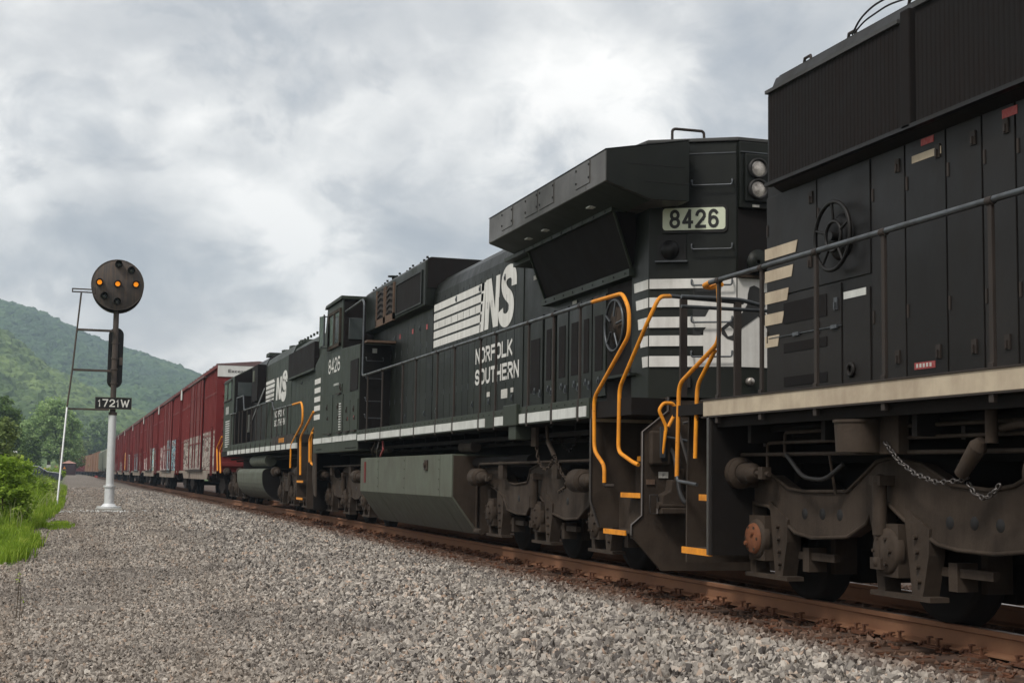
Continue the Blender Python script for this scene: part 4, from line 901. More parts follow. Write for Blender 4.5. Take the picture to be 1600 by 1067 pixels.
obj('emblem_gap', slant(MB().pry([(6.46, 2.555), (6.52, 2.595), (6.57, 2.555), (6.55, 2.495), (6.50, 2.485)], FY-.0165, FY-.0137)), 'white', EB)
obj('end_lamp', MB().lathe([(0, FY-.05), (.035, FY-.048), (.042, FY-.03), (.042, 13.40)], (6.74, 0, 2.02), 'y', 16), 'lampglass', EB)
obj('junction_box', slant(MB().box(5.98, 6.08, FY-.05, FY, 1.95, 2.07)), 'hoodblack', EB)
# cab
cabp = [(31.98, 1.46), (31.98, 3.45), (30.92, 3.78), (30.55, 4.56), (28.72, 4.58), (28.72, 3.56), (28.50, 3.56), (26.82, 3.5), (26.82, 1.46)]
C2 = obj('cab', MB().prx(cabp, 5.25, 8.35), 'black3', L2, bevel=.012)
obj('cab_roof', MB().prx([(30.62, 4.56), (30.5, 4.63), (28.66, 4.65), (28.66, 4.585), (30.5, 4.575)], 5.20, 8.40), 'black3', C2)
obj('cab_rear_sheet', MB().pry([(5.27, 3.57), (5.27, 4.56), (5.9, 4.70), (5.9, 3.57)], 28.69, 28.715), 'grille', C2)
obj('lower_rear_sheet', MB().box(5.262, 5.87, 26.805, 26.819, 1.5, 3.49), 'black1', C2)
rw = obj('rear_window', B(5.37, 5.70, 28.675, 28.69, 3.76, 4.20), 'glass', C2, bevel=.01)
cw = obj('side_window', B(5.225, 5.25, 28.92, 30.18, 3.70, 4.36), 'glass', C2)
fr_ = MB(); fr_.box(5.205, 5.252, 28.86, 28.92, 3.64, 4.42); fr_.box(5.205, 5.252, 29.52, 29.58, 3.70, 4.36); fr_.box(5.205, 5.252, 30.18, 30.24, 3.64, 4.42); fr_.box(5.205, 5.252, 28.92, 30.18, 4.36, 4.42); fr_.box(5.195, 5.252, 28.86, 30.24, 3.63, 3.70)
obj('window_frame', fr_, 'grime', cw)
obj('side_mirror', MB().box(5.06, 5.10, 29.95, 30.4, 3.72, 4.36), 'glass', C2); obj('mirror_frame', MB().tube([(5.24, 30.3, 4.38), (5.07, 30.42, 4.38), (5.07, 30.42, 3.70), (5.24, 30.2, 3.70)], .018, 6).tube([(5.07, 29.93, 4.38), (5.07, 29.93, 3.70)], .014, 6), 'railtube', C2)
letters_side('8426', 5.246, 30.24, 28.88, 3.125, 3.44, .046, C2, gap=.22)
print_bars(C2, 5.246, 29.55, 28.95, 2.84, 2.885, 5, 'whitemark')
for i in range(5): zt = 3.12-i*.20; obj('stripe', B(5.243, 5.249, 31.2+.0*i, 31.96, zt-.115, zt), 'white', C2)
for a, b_ in ((31.95, 30.86), (30.78, 29.62), (29.50, 28.45), (28.35, 26.88)): obj('sill_stripe', B(5.240, 5.249, b_, a, 1.67, 1.785), 'whitemark', C2)
for (y0, y1, z0, z1) in ((29.60, 30.84, 1.86, 2.66), (28.42, 29.50, 1.86, 2.62), (27.62, 28.33, 1.86, 2.46), (26.86, 27.58, 1.86, 2.45), (28.55, 28.9, 2.66, 2.84)):
    d = obj('door', B(5.236, 5.251, y0, y1, z0, z1), 'black3', C2, bevel=.003); h_ = MB(); latch(h_, 5.236, (y0+y1)/2, z0+(z1-z0)*.7, .12); latch(h_, 5.236, (y0+y1)/2-.1, z0+(z1-z0)*.4, .08); h_.box(5.20, 5.24, y0+.1, y0+.5, z0-.03, z0+.0); obj('latch', h_, 'post', d)
obj('notice', B(5.238, 5.2355, 27.83, 27.93, 2.06, 2.14), 'red', C2); obj('notice', B(5.2325, 5.2355, 27.15, 27.25, 2.06, 2.14), 'red', C2)
rib = MB()
for k in range(11): rib.box(5.222, 5.24, 28.58, 28.76, 1.90+k*.052, 1.925+k*.052)
obj('hinge_strip', rib, 'whitemark', C2)
va = obj('vent', B(5.235, 5.25, 26.90, 27.68, 2.63, 3.23), 'grille', C2)
bs = MB()
for k in range(10): bs.cyl((5.236, 26.95+k*.12, 1.52), (5.25, 26.95+k*.12, 1.52), .012, 6)
for k in range(5): bs.cyl((5.236, 30.9+k*.14, 1.54), (5.25, 30.9+k*.14, 1.54), .012, 6)
obj('bolt', bs, 'hoodblack', C2)
obj('rear_shelf', MB().box(5.30, 5.86, 26.4, 26.80, 3.50, 3.54), 'louvre', C2)
obj('notice', B(5.49, 5.58, 26.797, 26.804, 3.33, 3.42), 'whitemark', C2)
for z in (3.17, 2.83, 2.4, 2.08): obj('grab_iron', MB().tube([(5.36, 26.80, z+.07), (5.36, 26.72, z+.07), (5.36, 26.72, z), (5.69, 26.72, z), (5.69, 26.72, z+.07), (5.69, 26.8, z+.07)], .010, 8, .02), 'railtube', C2)
# handrails
hr = obj('handrail', MB().tube([(5.30, 28.68, 4.32), (5.23, 26.55, 4.32), (5.23, 26.40, 4.22), (5.23, 26.40, 2.86), (5.23, 26.0, 2.855), (5.23, 14.1, 2.85), (5.23, 14.02, 2.85)], .021, 10, .06), 'railtube', L2)
for y in posts2: stanchion(hr, y, 1.60, 2.845)
obj('grab_rail', MB().tube([(5.23, 14.05, 2.85), (5.23, 13.18, 2.84), (5.23, 13.0, 2.66), (5.23, 13.0, 2.40), (5.23, 13.96, 1.83), (5.23, 13.94, 1.28), (5.23, 13.64, 1.12), (5.23, 13.64, .95)], .021, 10, .09), 'orange', hr)
obj('grab_rail', MB().tube([(5.55, 12.7, 2.77), (5.36, 12.55, 2.74), (5.27, 12.62, 2.50), (5.25, 13.29, 1.90), (5.25, 13.31, 1.26), (5.28, 12.98, 1.15), (5.30, 12.9, 1.13)], .021, 10, .08), 'orange', hr)
er = MB(); er.tube([(5.52, 12.68, 2.77), (5.76, 12.78, 2.775), (6.42, 12.9, 2.775)], .021, 8, .05); obj('end_handrail', er, 'railtube', hr)
for x in (5.76, 6.35): obj('stanchion', MB().box(x-.035, x+.035, 12.86, 12.90, 1.80, 2.77), 'post', hr)
obj('grab_end', MB().tube([(5.23, 13.64, .97), (5.23, 13.64, .92), (5.32, 13.6, .92)], .02, 8, .02), 'post', hr)
# step well and pilot
obj('back_plate', MB().pry([(5.23, 1.78), (8.37, 1.78), (8.37, .75), (8.25, .48), (5.35, .48), (5.245, .76)], 14.06, 14.09), 'grime', L2)
obj('plate_edge', MB().tube([(5.235, 14.06, 1.62), (5.235, 14.06, .76), (5.33, 14.06, .49)], .014, 6), 'chrome', L2)
obj('end_stripe', MB().pry([(5.245, 1.71), (5.93, 1.71), (5.93, 1.585), (5.245, 1.585)], 14.05, 14.06), 'cream', L2)
obj('deck_end', MB().box(5.62, 7.98, 12.88, 13.4, 1.77, 1.80), 'grime', L2)
pil = [(5.60, 1.80), (8.0, 1.80), (8.0, 1.62), (8.27, 1.45), (8.27, .64), (8.38, .55), (8.38, .45), (8.06, .11), (5.54, .11), (5.22, .45), (5.22, .55), (5.33, .64), (5.33, 1.45), (5.60, 1.66)]
PL = obj('pilot', MB().pry(pil, 12.88, 12.92), 'grime', L2)
obj('pilot_edge', MB().tube([(5.60, 12.875, 1.80), (5.60, 12.875, 1.66), (5.33, 12.875, 1.45), (5.33, 12.875, .64), (5.22, 12.875, .55), (5.22, 12.875, .45)], .010, 6), 'chrome', PL)
pk = obj('lever_pocket', MB().box(5.39, 5.60, 12.80, 12.88, 1.13, 1.46), 'grime', PL, bevel=.02); obj('pocket_slot', MB().box(5.50, 5.56, 12.795, 12.802, 1.17, 1.38), 'hoodblack', pk)
obj('cut_lever', MB().tube([(5.50, 12.78, 1.24), (5.53, 12.76, 1.50), (5.45, 12.76, 1.66), (5.50, 12.76, 1.73), (5.60, 12.76, 1.73), (5.64, 12.76, 1.66), (5.55, 12.76, 1.50)], .018, 8, .03), 'orange', PL)
obj('lever_arm', MB().tube([(5.54, 12.78, 1.40), (5.80, 12.76, 1.36), (6.3, 12.7, 1.35)], .014, 8).box(5.475, 5.525, 12.765, 12.79, 1.2, 1.50), 'railtube', PL)
obj('hose_loop', MB().tube([(5.62, 12.7, 1.50), (5.72, 12.6, 1.05), (5.74, 12.6, 1.0)], .013, 8).tube([(5.50, 12.3, 1.52), (5.60, 12.3, 1.54), (5.64, 12.3, 1.46)], .013, 8), 'chrome', PL)
obj('data_plate', MB().box(5.50, 5.60, 12.867, 12.875, 1.005, 1.065), 'paper', PL); text_front('F', 12.865, 5.54, 5.56, 1.02, 1.05, PL, 'ink')
obj('data_plate', MB().box(5.37, 5.46, 12.867, 12.875, .94, .99), 'louvre', PL)
co = MB(); co.box(5.46, 5.80, 12.70, 12.87, .66, .72); co.pry([(5.47, .72), (5.80, .72), (5.77, .84), (5.70, .88), (5.69, .96), (5.58, .99), (5.56, .88), (5.48, .84)], 12.72, 12.87); co.cyl((5.44, 12.75, .74), (5.80, 12.75, .74), .035, 12); obj('casting', co, 'grime', PL, bevel=.012)
cb = MB(); cb.tube([(5.38, 12.8, .84), (5.46, 12.8, .84), (5.46, 12.8, .66), (5.38, 12.8, .66), (5.38, 12.8, .84)], .009, 6); obj('bracket', cb, 'chrome', PL)
cp = MB(); cp.box(6.62, 6.98, 12.2, 12.9, .75, 1.0); cp.box(6.5, 7.1, 11.95, 12.3, .70, 1.05); obj('coupler', cp, 'grime_dark', L2, bevel=.03)
for z, x0, y0 in ((.485, 5.235, 13.05), (.85, 5.42, 13.1), (1.22, 5.60, 13.1)):
    s_ = obj('step', MB().box(x0, x0+.30, y0-.1, 13.64, z-.02, z), 'grime', L2)
    obj('step_edge', MB().box(x0-.012, x0+.004, y0, 13.64, z-.045, z+.004), 'orange', s_)
    obj('riser', MB().box(x0+.30, x0+.312, y0, 14.0, z-.02, z+.35), 'grime', s_)
# fuel tank in folded sheet segments
def tankprof(y0, y1): return None
tk = MB(); tk.pry([(5.275, 1.30), (5.275, .71), (5.66, .19), (7.94, .19), (8.325, .71), (8.325, 1.30)], 19.78, 26.45)
TK = obj('fuel_tank', tk, 'tankgreen', L2, bevel=.01)
for a, b_ in ((19.78, 20.46), (20.49, 22.75), (22.765, 24.82), (24.85, 26.45)):
    obj('tank_panel', MB().hexa([(5.25, a, 1.31), (5.25, b_, 1.31), (5.25, b_, .70), (5.25, a, .70)], [(5.28, a, 1.31), (5.28, b_, 1.31), (5.28, b_, .70), (5.28, a, .70)]).hexa([(5.25, a, .70), (5.25, b_, .70), (5.63, b_+.0, .175), (5.63, a, .175)], [(5.28, a, .72), (5.28, b_, .72), (5.68, b_, .185), (5.68, a, .185)]), 'tankgreen', TK, bevel=.004)
obj('tank_end_sheet', MB().pry([(5.27, 1.29), (5.27, .715), (5.66, .20), (7.94, .20), (8.32, .71), (8.32, 1.29)], 19.765, 19.779), 'grime', TK)
obj('filler', MB().box(5.36, 5.44, 20.15, 20.34, .60, .64).hexa([(5.38, 20.1, .58), (5.38, 20.32, .58), (5.50, 20.32, .42), (5.50, 20.1, .42)], [(5.40, 20.1, .60), (5.40, 20.32, .60), (5.52, 20.32, .44), (5.52, 20.1, .44)]), 'grime', TK)
obj('sight_slot', B(5.238, 5.25, 25.95, 26.08, .86, 1.24), 'boxred', TK)
obj('drain', MB().cyl((5.62, 19.75, .22), (5.62, 19.45, .22), .045, 12).cyl((5.62, 19.75, .24), (5.62, 19.75, .9), .02, 8), 'grime', TK)
obj('roof_of_tank', B(5.30, 8.3, 19.8, 26.4, 1.305, 1.315), 'tankgreen', TK)
for k in range(3): obj('conduit', MB().tube([(5.35, 25.0+k*.3, 1.6), (5.32, 24.8+k*.5, 1.45), (5.4, 25.4+k*.3, 1.34)], .02, 6, .05), ('red', 'chrome', 'grime')[k], L2)
T2 = truck(L2, 16.80, GE_FRAME, 2.03, [(2.32, .985, .125), (-1.85, .965, .13)], [(.95, .72), (-.95, .72)])
T2b = truck(L2, 29.65, GE_FRAME, 2.03, [(2.2, .985, .125), (-1.9, .965, .13)], [(.95, .72), (-.95, .72)])
for TT, d in ((T2, 0), (T2b, 12.85)):
    obj('brake_pipe', MB().tube([(5.52, 19.3+d, 1.06), (5.5, 19.2+d, 1.17), (5.5, 14.2+d, 1.19)], .018, 8, .05).box(5.5, 5.56, 18.1+d, 18.3+d, .98, 1.2).box(5.5, 5.56, 15.9+d, 16.1+d, .98, 1.2), 'grime', TT)
obj('safety_chain', MB().chain([(5.40, 16.38, 1.36), (5.40, 16.32, 1.22), (5.40, 16.18, 1.12), (5.40, 16.02, 1.09), (5.40, 15.85, 1.13), (5.40, 15.78, 1.2)], .038, .010), 'grime', L2)
obj('safety_chain', MB().chain([(5.40, 15.70, 1.24), (5.40, 15.55, 1.12), (5.40, 15.42, 1.03), (5.40, 15.25, .97), (5.42, 15.4, .88), (5.45, 15.7, .83)], .038, .010), 'grime', L2)
obj('safety_chain', MB().chain([(5.5, 15.80, 1.46), (5.5, 15.68, 1.35), (5.5, 15.5, 1.30), (5.5, 15.30, 1.36), (5.5, 15.1, 1.5)], .038, .009), 'grime_dark', L2)
hb = MB(); hb.box(5.38, 5.42, 16.36, 16.54, 1.37, 1.60); hb.cyl((5.41, 16.03, 1.60), (5.41, 15.98, 1.42), .022, 8); hb.cyl((5.41, 15.98, 1.42), (5.41, 15.74, 1.24), .03, 8); obj('hanger', hb, 'grime', L2)
obj('nose_skirt', MB().prx([(32.0, 1.46), (32.0, .9), (31.75, .55), (31.5, .5), (31.6, 1.46)], 5.25, 5.28), 'grime', L2)
obj('front_plate', MB().pry([(5.25, 1.46), (8.35, 1.46), (8.3, .2), (5.3, .2)], 32.0, 32.04), 'grime_dark', L2)

for k, (x, z0_, sag) in enumerate(((5.62, 1.30, .55), (5.78, 1.28, .62), (5.95, 1.32, .50), (6.2, 1.25, .45))):
    obj('air_hose', MB().tube([(x, 12.86, z0_), (x-.02, 12.72, z0_-.08), (x-.04, 12.55, z0_-sag*.8), (x-.03, 12.42, z0_-sag), (x, 12.25, z0_-sag*.75), (x+.03, 12.0, z0_-.05)], .022, 8, .12), 'hoodblack', L2)
obj('valve', MB().box(5.66, 5.74, 12.80, 12.88, .94, 1.10).cyl((5.70, 12.84, 1.10), (5.70, 12.84, 1.2), .018, 8), 'grime', PL, bevel=.008)
# rivets and small pipes on the underframes
rv0 = None
for k in range(46):
    y = 14.3+k*.27
    if rv0 is None: rv0 = obj('rivet', MB().lathe([(0, 5.205), (.010, 5.207), (.014, 5.2149)], (0, y, 1.80), 'x', 8), 'black3', L2); ry_ = y
    else: clone(rv0, L2, 0, y-ry_)
for (y, z, r_, L_) in ((13.2, 1.33, .06, .5), (18.6, 1.42, .08, .7), (24.3, 1.45, .05, 1.4)): obj('reservoir', MB().cyl((5.55, y+1.0, z), (5.55, y+1.0+L_, z), r_, 14), 'grime', L2)
for (ya, yb, z) in ((10.6, 6.5, 1.30), (10.3, 7.2, 1.38)): obj('air_pipe', MB().tube([(5.5, ya, z-.2), (5.5, ya, z), (5.5, yb, z), (5.5, yb, z-.15)], .014, 6, .04), 'grime', L1)
obj('air_hose', MB().tube([(5.46, 10.2, 1.2), (5.44, 9.9, 1.02), (5.46, 9.6, 1.0), (5.5, 9.4, 1.12)], .018, 6, .1), 'hoodblack', L1)
tkb = MB()
for y in (20.475, 22.757, 24.835):
    for z in (.80, .95, 1.10, 1.24): tkb.cyl((5.243, y+.05, z), (5.25, y+.05, z), .010, 6)
obj('tank_bolts', tkb, 'grime', TK); obj('fuel_filler', MB().box(5.225, 5.25, 21.2, 21.38, 1.08, 1.24).cyl((5.20, 21.29, 1.16), (5.23, 21.29, 1.16), .04, 12), 'grime', TK, bevel=.006)
# ------------------------------------------------------------------ third locomotive, cab at its far end
L3 = thing('locomotive', (TC, 43, 0), 'farthest black locomotive, standing between the 8426 cab and the red boxcars, its tank rounded', 'locomotive', 'black locomotives pulling the train')
und = MB(); und.box(5.26, 8.34, 34.2, 52.2, 1.58, 1.76); und.box(6.1, 7.5, 33.8, 52.6, 1.0, 1.6)
for x_, z_ in ((5.5, 1.48), (5.7, 1.42)): und.cyl((x_, 34.6, z_), (x_, 51, z_), .03, 8)
obj('underframe', und, 'grime_dark', L3)
obj('side_sill', B(5.22, 5.26, 34.4, 49.9, 1.62, 1.75), 'whitemark', L3); obj('deck_edge', B(5.225, 5.262, 34.4, 49.9, 1.751, 1.95), 'black3', L3)
def hood3(y0, y1, ztop, mat='black3', x=5.87):
    d = 2*TC-x
    return obj('hood', MB().pry([(x, 1.76), (x, ztop-.35), (x+.08, ztop-.15), (x+.3, ztop), (d-.3, ztop), (d-.08, ztop-.15), (d, ztop-.35), (d, 1.76)], y0, y1), mat, L3, bevel=.015)
H3 = hood3(34.3, 39.6, 4.62); H3b = hood3(39.6, 45.2, 4.72); H3c = hood3(45.2, 48.9, 4.78, 'black1')
obj('radiator_grille', B(5.74, 5.87, 35.2, 39.55, 3.63, 4.30), 'grille', H3); obj('grille_lip', B(5.72, 5.87, 35.1, 39.6, 3.58, 3.63), 'black3', H3)
for i in range(9):
    if i == 0: rb3 = obj('roof_bolt', MB().cyl((6.0, 35.4, 4.6), (6.0, 35.4, 4.67), .03, 6), 'black3', H3)
    else: clone(rb3, H3, 0, i*.5)
for y in (41.0, 43.0, 44.6): obj('roof_fan', MB().cyl((6.8, y, 4.7), (6.8, y, 4.86), .55, 20), 'black3', H3b)
obj('exhaust_stack', B(6.0, 6.5, 45.6, 46.4, 4.75, 4.86), 'black3', H3c)
doors(H3, [34.4, 34.95, 35.5, 36.05, 36.6, 37.15, 37.7, 38.25, 38.8, 39.5], 1.98, 3.52, 'black3')
doors(H3b, [39.7, 40.25, 40.8, 41.35, 41.9, 42.45, 43.0, 43.55, 44.1, 44.65, 45.1], 1.98, 3.98, 'black3')
obj('side_box', MB().box(5.62, 5.87, 45.4, 46.8, 3.3, 4.45), 'grille', H3c)
obj('vent_panel', B(5.60, 5.62, 46.1, 46.5, 3.95, 4.3), 'tankgreen', H3c)
SX3 = 5.87-.016
for i in range(5): zt = 3.86-i*.142; obj('stripe', MB().add([(SX3, 45.05, zt), (SX3, 43.0+.06*i, zt), (SX3, 43.05+.06*i, zt-.10), (SX3, 45.05, zt-.10)], [(0, 1, 2, 3)]), 'white', H3b)
big_letters(H3b, SX3, 42.65, 40.55, 3.18, 3.86, 'white')
letters_side('NORFOLK', SX3, 42.9, 40.9, 2.66, 2.86, .045, H3b, gap=.16); letters_side('SOUTHERN', SX3, 42.9, 40.7, 2.40, 2.60, .045, H3b, gap=.16)
obj('stay', MB().hexa([(5.40, 46.05, 2.3), (5.40, 45.75, 2.3), (5.62, 43.4, 3.60), (5.62, 43.8, 3.60)], [(5.43, 46.05, 2.3), (5.43, 45.75, 2.3), (5.65, 43.4, 3.60), (5.65, 43.8, 3.60)]), 'chrome', L3)
obj('stay', MB().box(5.40, 5.43, 45.3, 45.75, 2.3, 2.85), 'chrome', L3)
obj('battery_box', B(5.22, 5.75, 34.9, 38.6, 1.76, 1.98), 'post', L3); print_bars(L3, 5.216, 37.3, 36.3, 1.80, 1.92, 5, 'orange')
C3 = obj('cab', MB().pry([(5.28, 1.62), (5.28, 4.28), (5.9, 4.62), (7.7, 4.62), (8.32, 4.28), (8.32, 1.62)], 48.9, 52.1), 'black3', L3, bevel=.02)
obj('cab_rear_sheet', MB().pry([(5.30, 1.7), (5.30, 4.25), (5.9, 4.58), (7.7, 4.58), (8.3, 4.25), (8.3, 1.7)], 48.88, 48.899), 'grille', C3)
obj('rear_window', B(5.40, 5.86, 48.86, 48.879, 3.62, 4.08), 'glass', C3)
sw = obj('side_window', B(5.25, 5.28, 49.6, 51.7, 3.55, 4.15), 'glass', C3); obj('window_frame', MB().box(5.23, 5.28, 49.5, 51.8, 4.15, 4.2).box(5.23, 5.28, 49.5, 51.8, 3.5, 3.55).box(5.23, 5.28, 50.6, 50.7, 3.55, 4.15), 'post', sw)
gl = MB()
for k in range(12): gl.box(5.262, 5.28, 50.0, 51.2, 1.9+k*.08, 1.94+k*.08)
obj('louvre', gl, 'whitemark', C3)
print_bars(C3, 5.274, 51.3, 50.3, 3.05, 3.32, 4, 'whitemark')
hr = obj('handrail', MB().tube([(5.23, 49.5, 3.0), (5.23, 47.5, 2.97), (5.23, 47.5, 3.47), (5.23, 45.7, 3.45), (5.23, 45.35, 2.98), (5.23, 38.9, 2.97), (5.23, 38.5, 2.71), (5.23, 35.0, 2.70)], .022, 8, .05), 'railtube', L3)
for y in (48.98, 47.88, 46.7, 45.81, 44.54, 43.37, 42.26, 41.16, 40.0, 38.88, 37.84, 36.9, 36.01): stanchion(hr, y, 1.62, 2.7 if y < 38.8 else 2.97, w=.06)
obj('grab_rail', MB().tube([(5.23, 35.1, 2.70), (5.23, 33.75, 2.70), (5.23, 33.5, 2.5), (5.23, 33.5, 2.2), (5.23, 35.2, 1.71), (5.23, 35.22, 1.15)], .026, 8, .15), 'orange', hr)
obj('grab_rail', MB().tube([(5.23, 31.95, 2.40), (5.23, 33.75, 1.86), (5.23, 33.59, .98)], .026, 8, .15), 'orange', hr)
obj('grab_rail', MB().tube([(5.35, 31.95, 2.20), (5.35, 32.9, 1.95), (5.35, 32.9, 1.25), (5.5, 32.3, 1.1)], .026, 8, .1), 'orange', hr)
obj('grab_rail', MB().tube([(5.23, 32.05, 1.93), (5.23, 32.39, 1.80), (5.23, 32.3, 1.27)], .024, 8, .1), 'orange', hr)
obj('grab_rail', MB().tube([(5.23, 52.0, 2.3), (5.23, 53.6, 1.93), (5.23, 53.1, 1.08)], .030, 8, .1), 'orange', hr)
obj('grab_rail', MB().tube([(5.3, 52.0, 2.1), (5.3, 53.2, 1.8), (5.3, 52.7, 1.0)], .030, 8, .1), 'orange', hr)
obj('step_side_plate', B(5.24, 5.9, 34.15, 34.2, .40, 1.66), 'grime', L3); obj('end_plate', B(5.3, 8.3, 33.0, 33.05, .2, 1.7), 'grime', L3)
for z in (.45, .85): s_ = obj('step', B(5.24, 5.6, 33.2, 34.1, z-.02, z), 'grime', L3); obj('step_edge', B(5.225, 5.24, 33.2, 34.1, z-.05, z), 'orange', s_)
tk = MB()
def rounded(x0, x1, z0, z1, r): 
    P = []
    for cx, cz, a0 in ((x0+r, z1-r*.5, 180), (x0+r, z0+r, 180)):
        pass
    for k in range(7): a = R(180-15*k); P.append((x0+.15+.15*math.cos(a), z1-.15+.15*math.sin(a)))
    L_ = P[::-1]
    for k in range(9): a = R(180+90*k/8); L_.append((x0+r+r*math.cos(a), z0+r*1.0+r*math.sin(a)))
    Rr = [(2*TC-x, z) for x, z in L_][::-1]
    return L_+Rr
tk.pry(rounded(5.33, 8.27, .22, 1.15, .62), 41.3, 47.6); TK3 = obj('fuel_tank', tk, 'tankgreen', L3)
obj('tank_end_sheet', MB().pry(rounded(5.34, 8.26, .23, 1.14, .62), 41.28, 41.299), 'grille', TK3)
obj('air_reservoir', MB().cyl((5.55, 44.8, 1.38), (5.55, 41.2, 1.38), .17, 20), 'tankgreen', L3)
truck(L3, 37.2, EMD_FRAME, 2.0, [(2.16, 1.055, .135), (-2.0, 1.055, .135)], []); truck(L3, 49.8, EMD_FRAME, 2.0, [(2.16, 1.055, .135), (-2.0, 1.055, .135)], [])

# ------------------------------------------------------------------ red high-cube boxcars
CL = 18.45
def spray(name, base, cols, scale, thr, seed):
    """sprayed paint or bare patches: blotches with their own outline over the car's red"""
    m, t, b, pos = newmat(name)
    p = t.scl(pos, 1, 1, 1, (seed*3.1, seed*1.7, seed*2.3))
    n = t.noise(t.scl(p, 1, .55, 1), scale, 2, .5, 1.8); n2 = t.noise(t.scl(p, 1, .6, 1.2), scale*1.7, 3, .6, 2.2)
    c = t.ramp(n, [(.30+.4*i/len(cols), cc) for i, cc in enumerate(cols)], 'CONSTANT')
    hole = t.ramp(n2, [(thr-.05, 0.0), (thr-.03, 1.0)])
    wear = t.ramp(t.noise(t.scl(pos, 5, 5, .7), 3.0, 5, .65), [(.56, 0.0), (.64, .7)])
    c = t.mix(t.math('MAXIMUM', t.math('SUBTRACT', 1.0, hole), wear), c, base)
    t.L.new(c, b.inputs['Base Color']); b.inputs['Roughness'].default_value = .7
    M[name] = m
RED = (.19, .030, .030)
spray('peeled_paint', RED, [(.30, .27, .24), (.20, .17, .15), (.36, .33, .29), (.10, .07, .06), (.28, .25, .22)], 1.4, .40, 1)
spray('blue_spray', RED, [(.10, .22, .28), (.30, .36, .36), (.06, .09, .12), (.18, .34, .36)], 1.5, .42, 2)
spray('orange_spray', RED, [(.62, .25, .03), (.65, .35, .06), (.35, .30, .25)], 1.5, .42, 3)
spray('white_spray', RED, [(.55, .55, .52), (.12, .12, .12), (.5, .52, .5), (.35, .42, .42)], 1.6, .42, 4)
spray('teal_spray', RED, [(.12, .30, .36), (.42, .48, .44), (.10, .12, .12), (.30, .42, .30)], 1.5, .42, 5)
spray('grey_spray', RED, [(.30, .20, .20), (.42, .36, .34), (.16, .10, .10)], 1.5, .44, 6)
def make_boxcar():
    r = thing('boxcar', (TC, 0, 0), 'x', 'boxcar', 'red high-cube boxcars behind the locomotives')
    y0, y1 = .35, CL-.35
    bd = obj('body', B(5.30, 8.30, y0, y1, 1.05, 5.05), 'boxred', r)
    obj('roof', MB().pry([(5.22, 5.05), (5.22, 5.10), (6.8, 5.24), (8.38, 5.10), (8.38, 5.05)], y0-.05, y1+.05), 'boxroof', r)
    for k in range(13):
        y = y0+.4+k*1.38; a = MB().pry([(5.21, 5.10), (6.8, 5.245), (8.39, 5.10), (8.39, 5.13), (6.8, 5.28), (5.21, 5.13)], y, y+.06)
        if k == 0: rs0 = obj('roof_rib', a, 'boxroof', r); ry = y
        else: clone(rs0, r, 0, y-ry)
    # fishbelly sill
    obj('side_sill', MB().prx([(y0, 1.10), (y0, .98), (2.9, .98), (3.3, .74), (CL-3.3, .74), (CL-2.9, .98), (y1, .98), (y1, 1.10)], 5.235, 5.31), 'boxsill', r)
    obj('top_rail', B(5.20, 5.31, y0, y1, 4.95, 5.05), 'boxred', bd)
    for ya in (y0, y1-.10): obj('corner_post', B(5.215, 5.31, ya, ya+.10, 1.05, 5.05), 'boxred', bd)
    # posts
    p0 = None; yl = [y0+.55+.545*k for k in range(10)]+[CL-y for y in [y0+.55+.545*k for k in range(10)]]
    for y in yl:
        if p0 is None: p0 = obj('side_post', MB().prz([(5.30, y-.055), (5.262, y-.036), (5.262, y+.036), (5.30, y+.055)], 1.08, 4.95), 'boxred', bd); py0 = y
        else: clone(p0, bd, 0, y-py0)
    for z in (2.45, 4.05):
        for (a, b_) in ((y0+.1, 5.95), (CL-5.95, y1-.1)): obj('side_rail', MB().prx([(a, z-.04), (b_, z-.04), (b_, z+.04), (a, z+.04)], 5.272, 5.30), 'boxred', bd)
    # plug doors
    for a, b_ in ((6.15, 9.20), (9.24, 12.3)):
        d = obj('door', B(5.20, 5.26, a, b_, 1.15, 4.88), 'boxred', bd, bevel=.02)
        for q in (.18, .82): obj('lock_rod', MB().cyl((5.17, a+(b_-a)*q, 1.2), (5.17, a+(b_-a)*q, 4.85), .022, 6), 'boxred', d)
        obj('door_rib', MB().box(5.18, 5.21, a+.2, b_-.2, 3.2, 3.26).box(5.18, 5.21, a+.2, b_-.2, 2.2, 2.26).box(5.18, 5.21, a+.2, b_-.2, 4.2, 4.26), 'boxred', d)
    obj('door_track', B(5.15, 5.30, 5.2, CL-5.2, 4.89, 4.96), 'boxroof', bd); obj('door_track', B(5.15, 5.30, 5.2, CL-5.2, 1.06, 1.13), 'boxdark', bd)
    # near end: horizontal ribs, white panel on top
    for e, s in ((y0, -1), (y1, 1)):
        for k in range(8):
            z = 1.25+k*.44; q = sorted((e, e+s*.09))
            obj('end_rib', B(5.45, 8.15, q[0], q[1], z, z+.16), 'boxred', bd, bevel=.02)
        q = sorted((e, e+s*.03)); obj('end_panel', B(5.23, 8.37, q[0]-.01, q[1]+.01, 4.62, 5.06), 'boxwhite', bd)
    obj('white_corner', B(5.190, 5.214, y1-.62, y1+.02, 4.55, 5.05), 'boxwhite', bd)
    # ladders and brake platform
    for yb in (y0+.12, y1-.62):
        ld = MB(); ld.box(5.12, 5.16, yb, yb+.03, .9, 2.75); ld.box(5.12, 5.16, yb+.47, yb+.50, .9, 2.75)
        for k in range(6): ld.box(5.12, 5.15, yb, yb+.5, 1.0+k*.33, 1.025+k*.33)
        obj('ladder', ld, 'boxred', r)
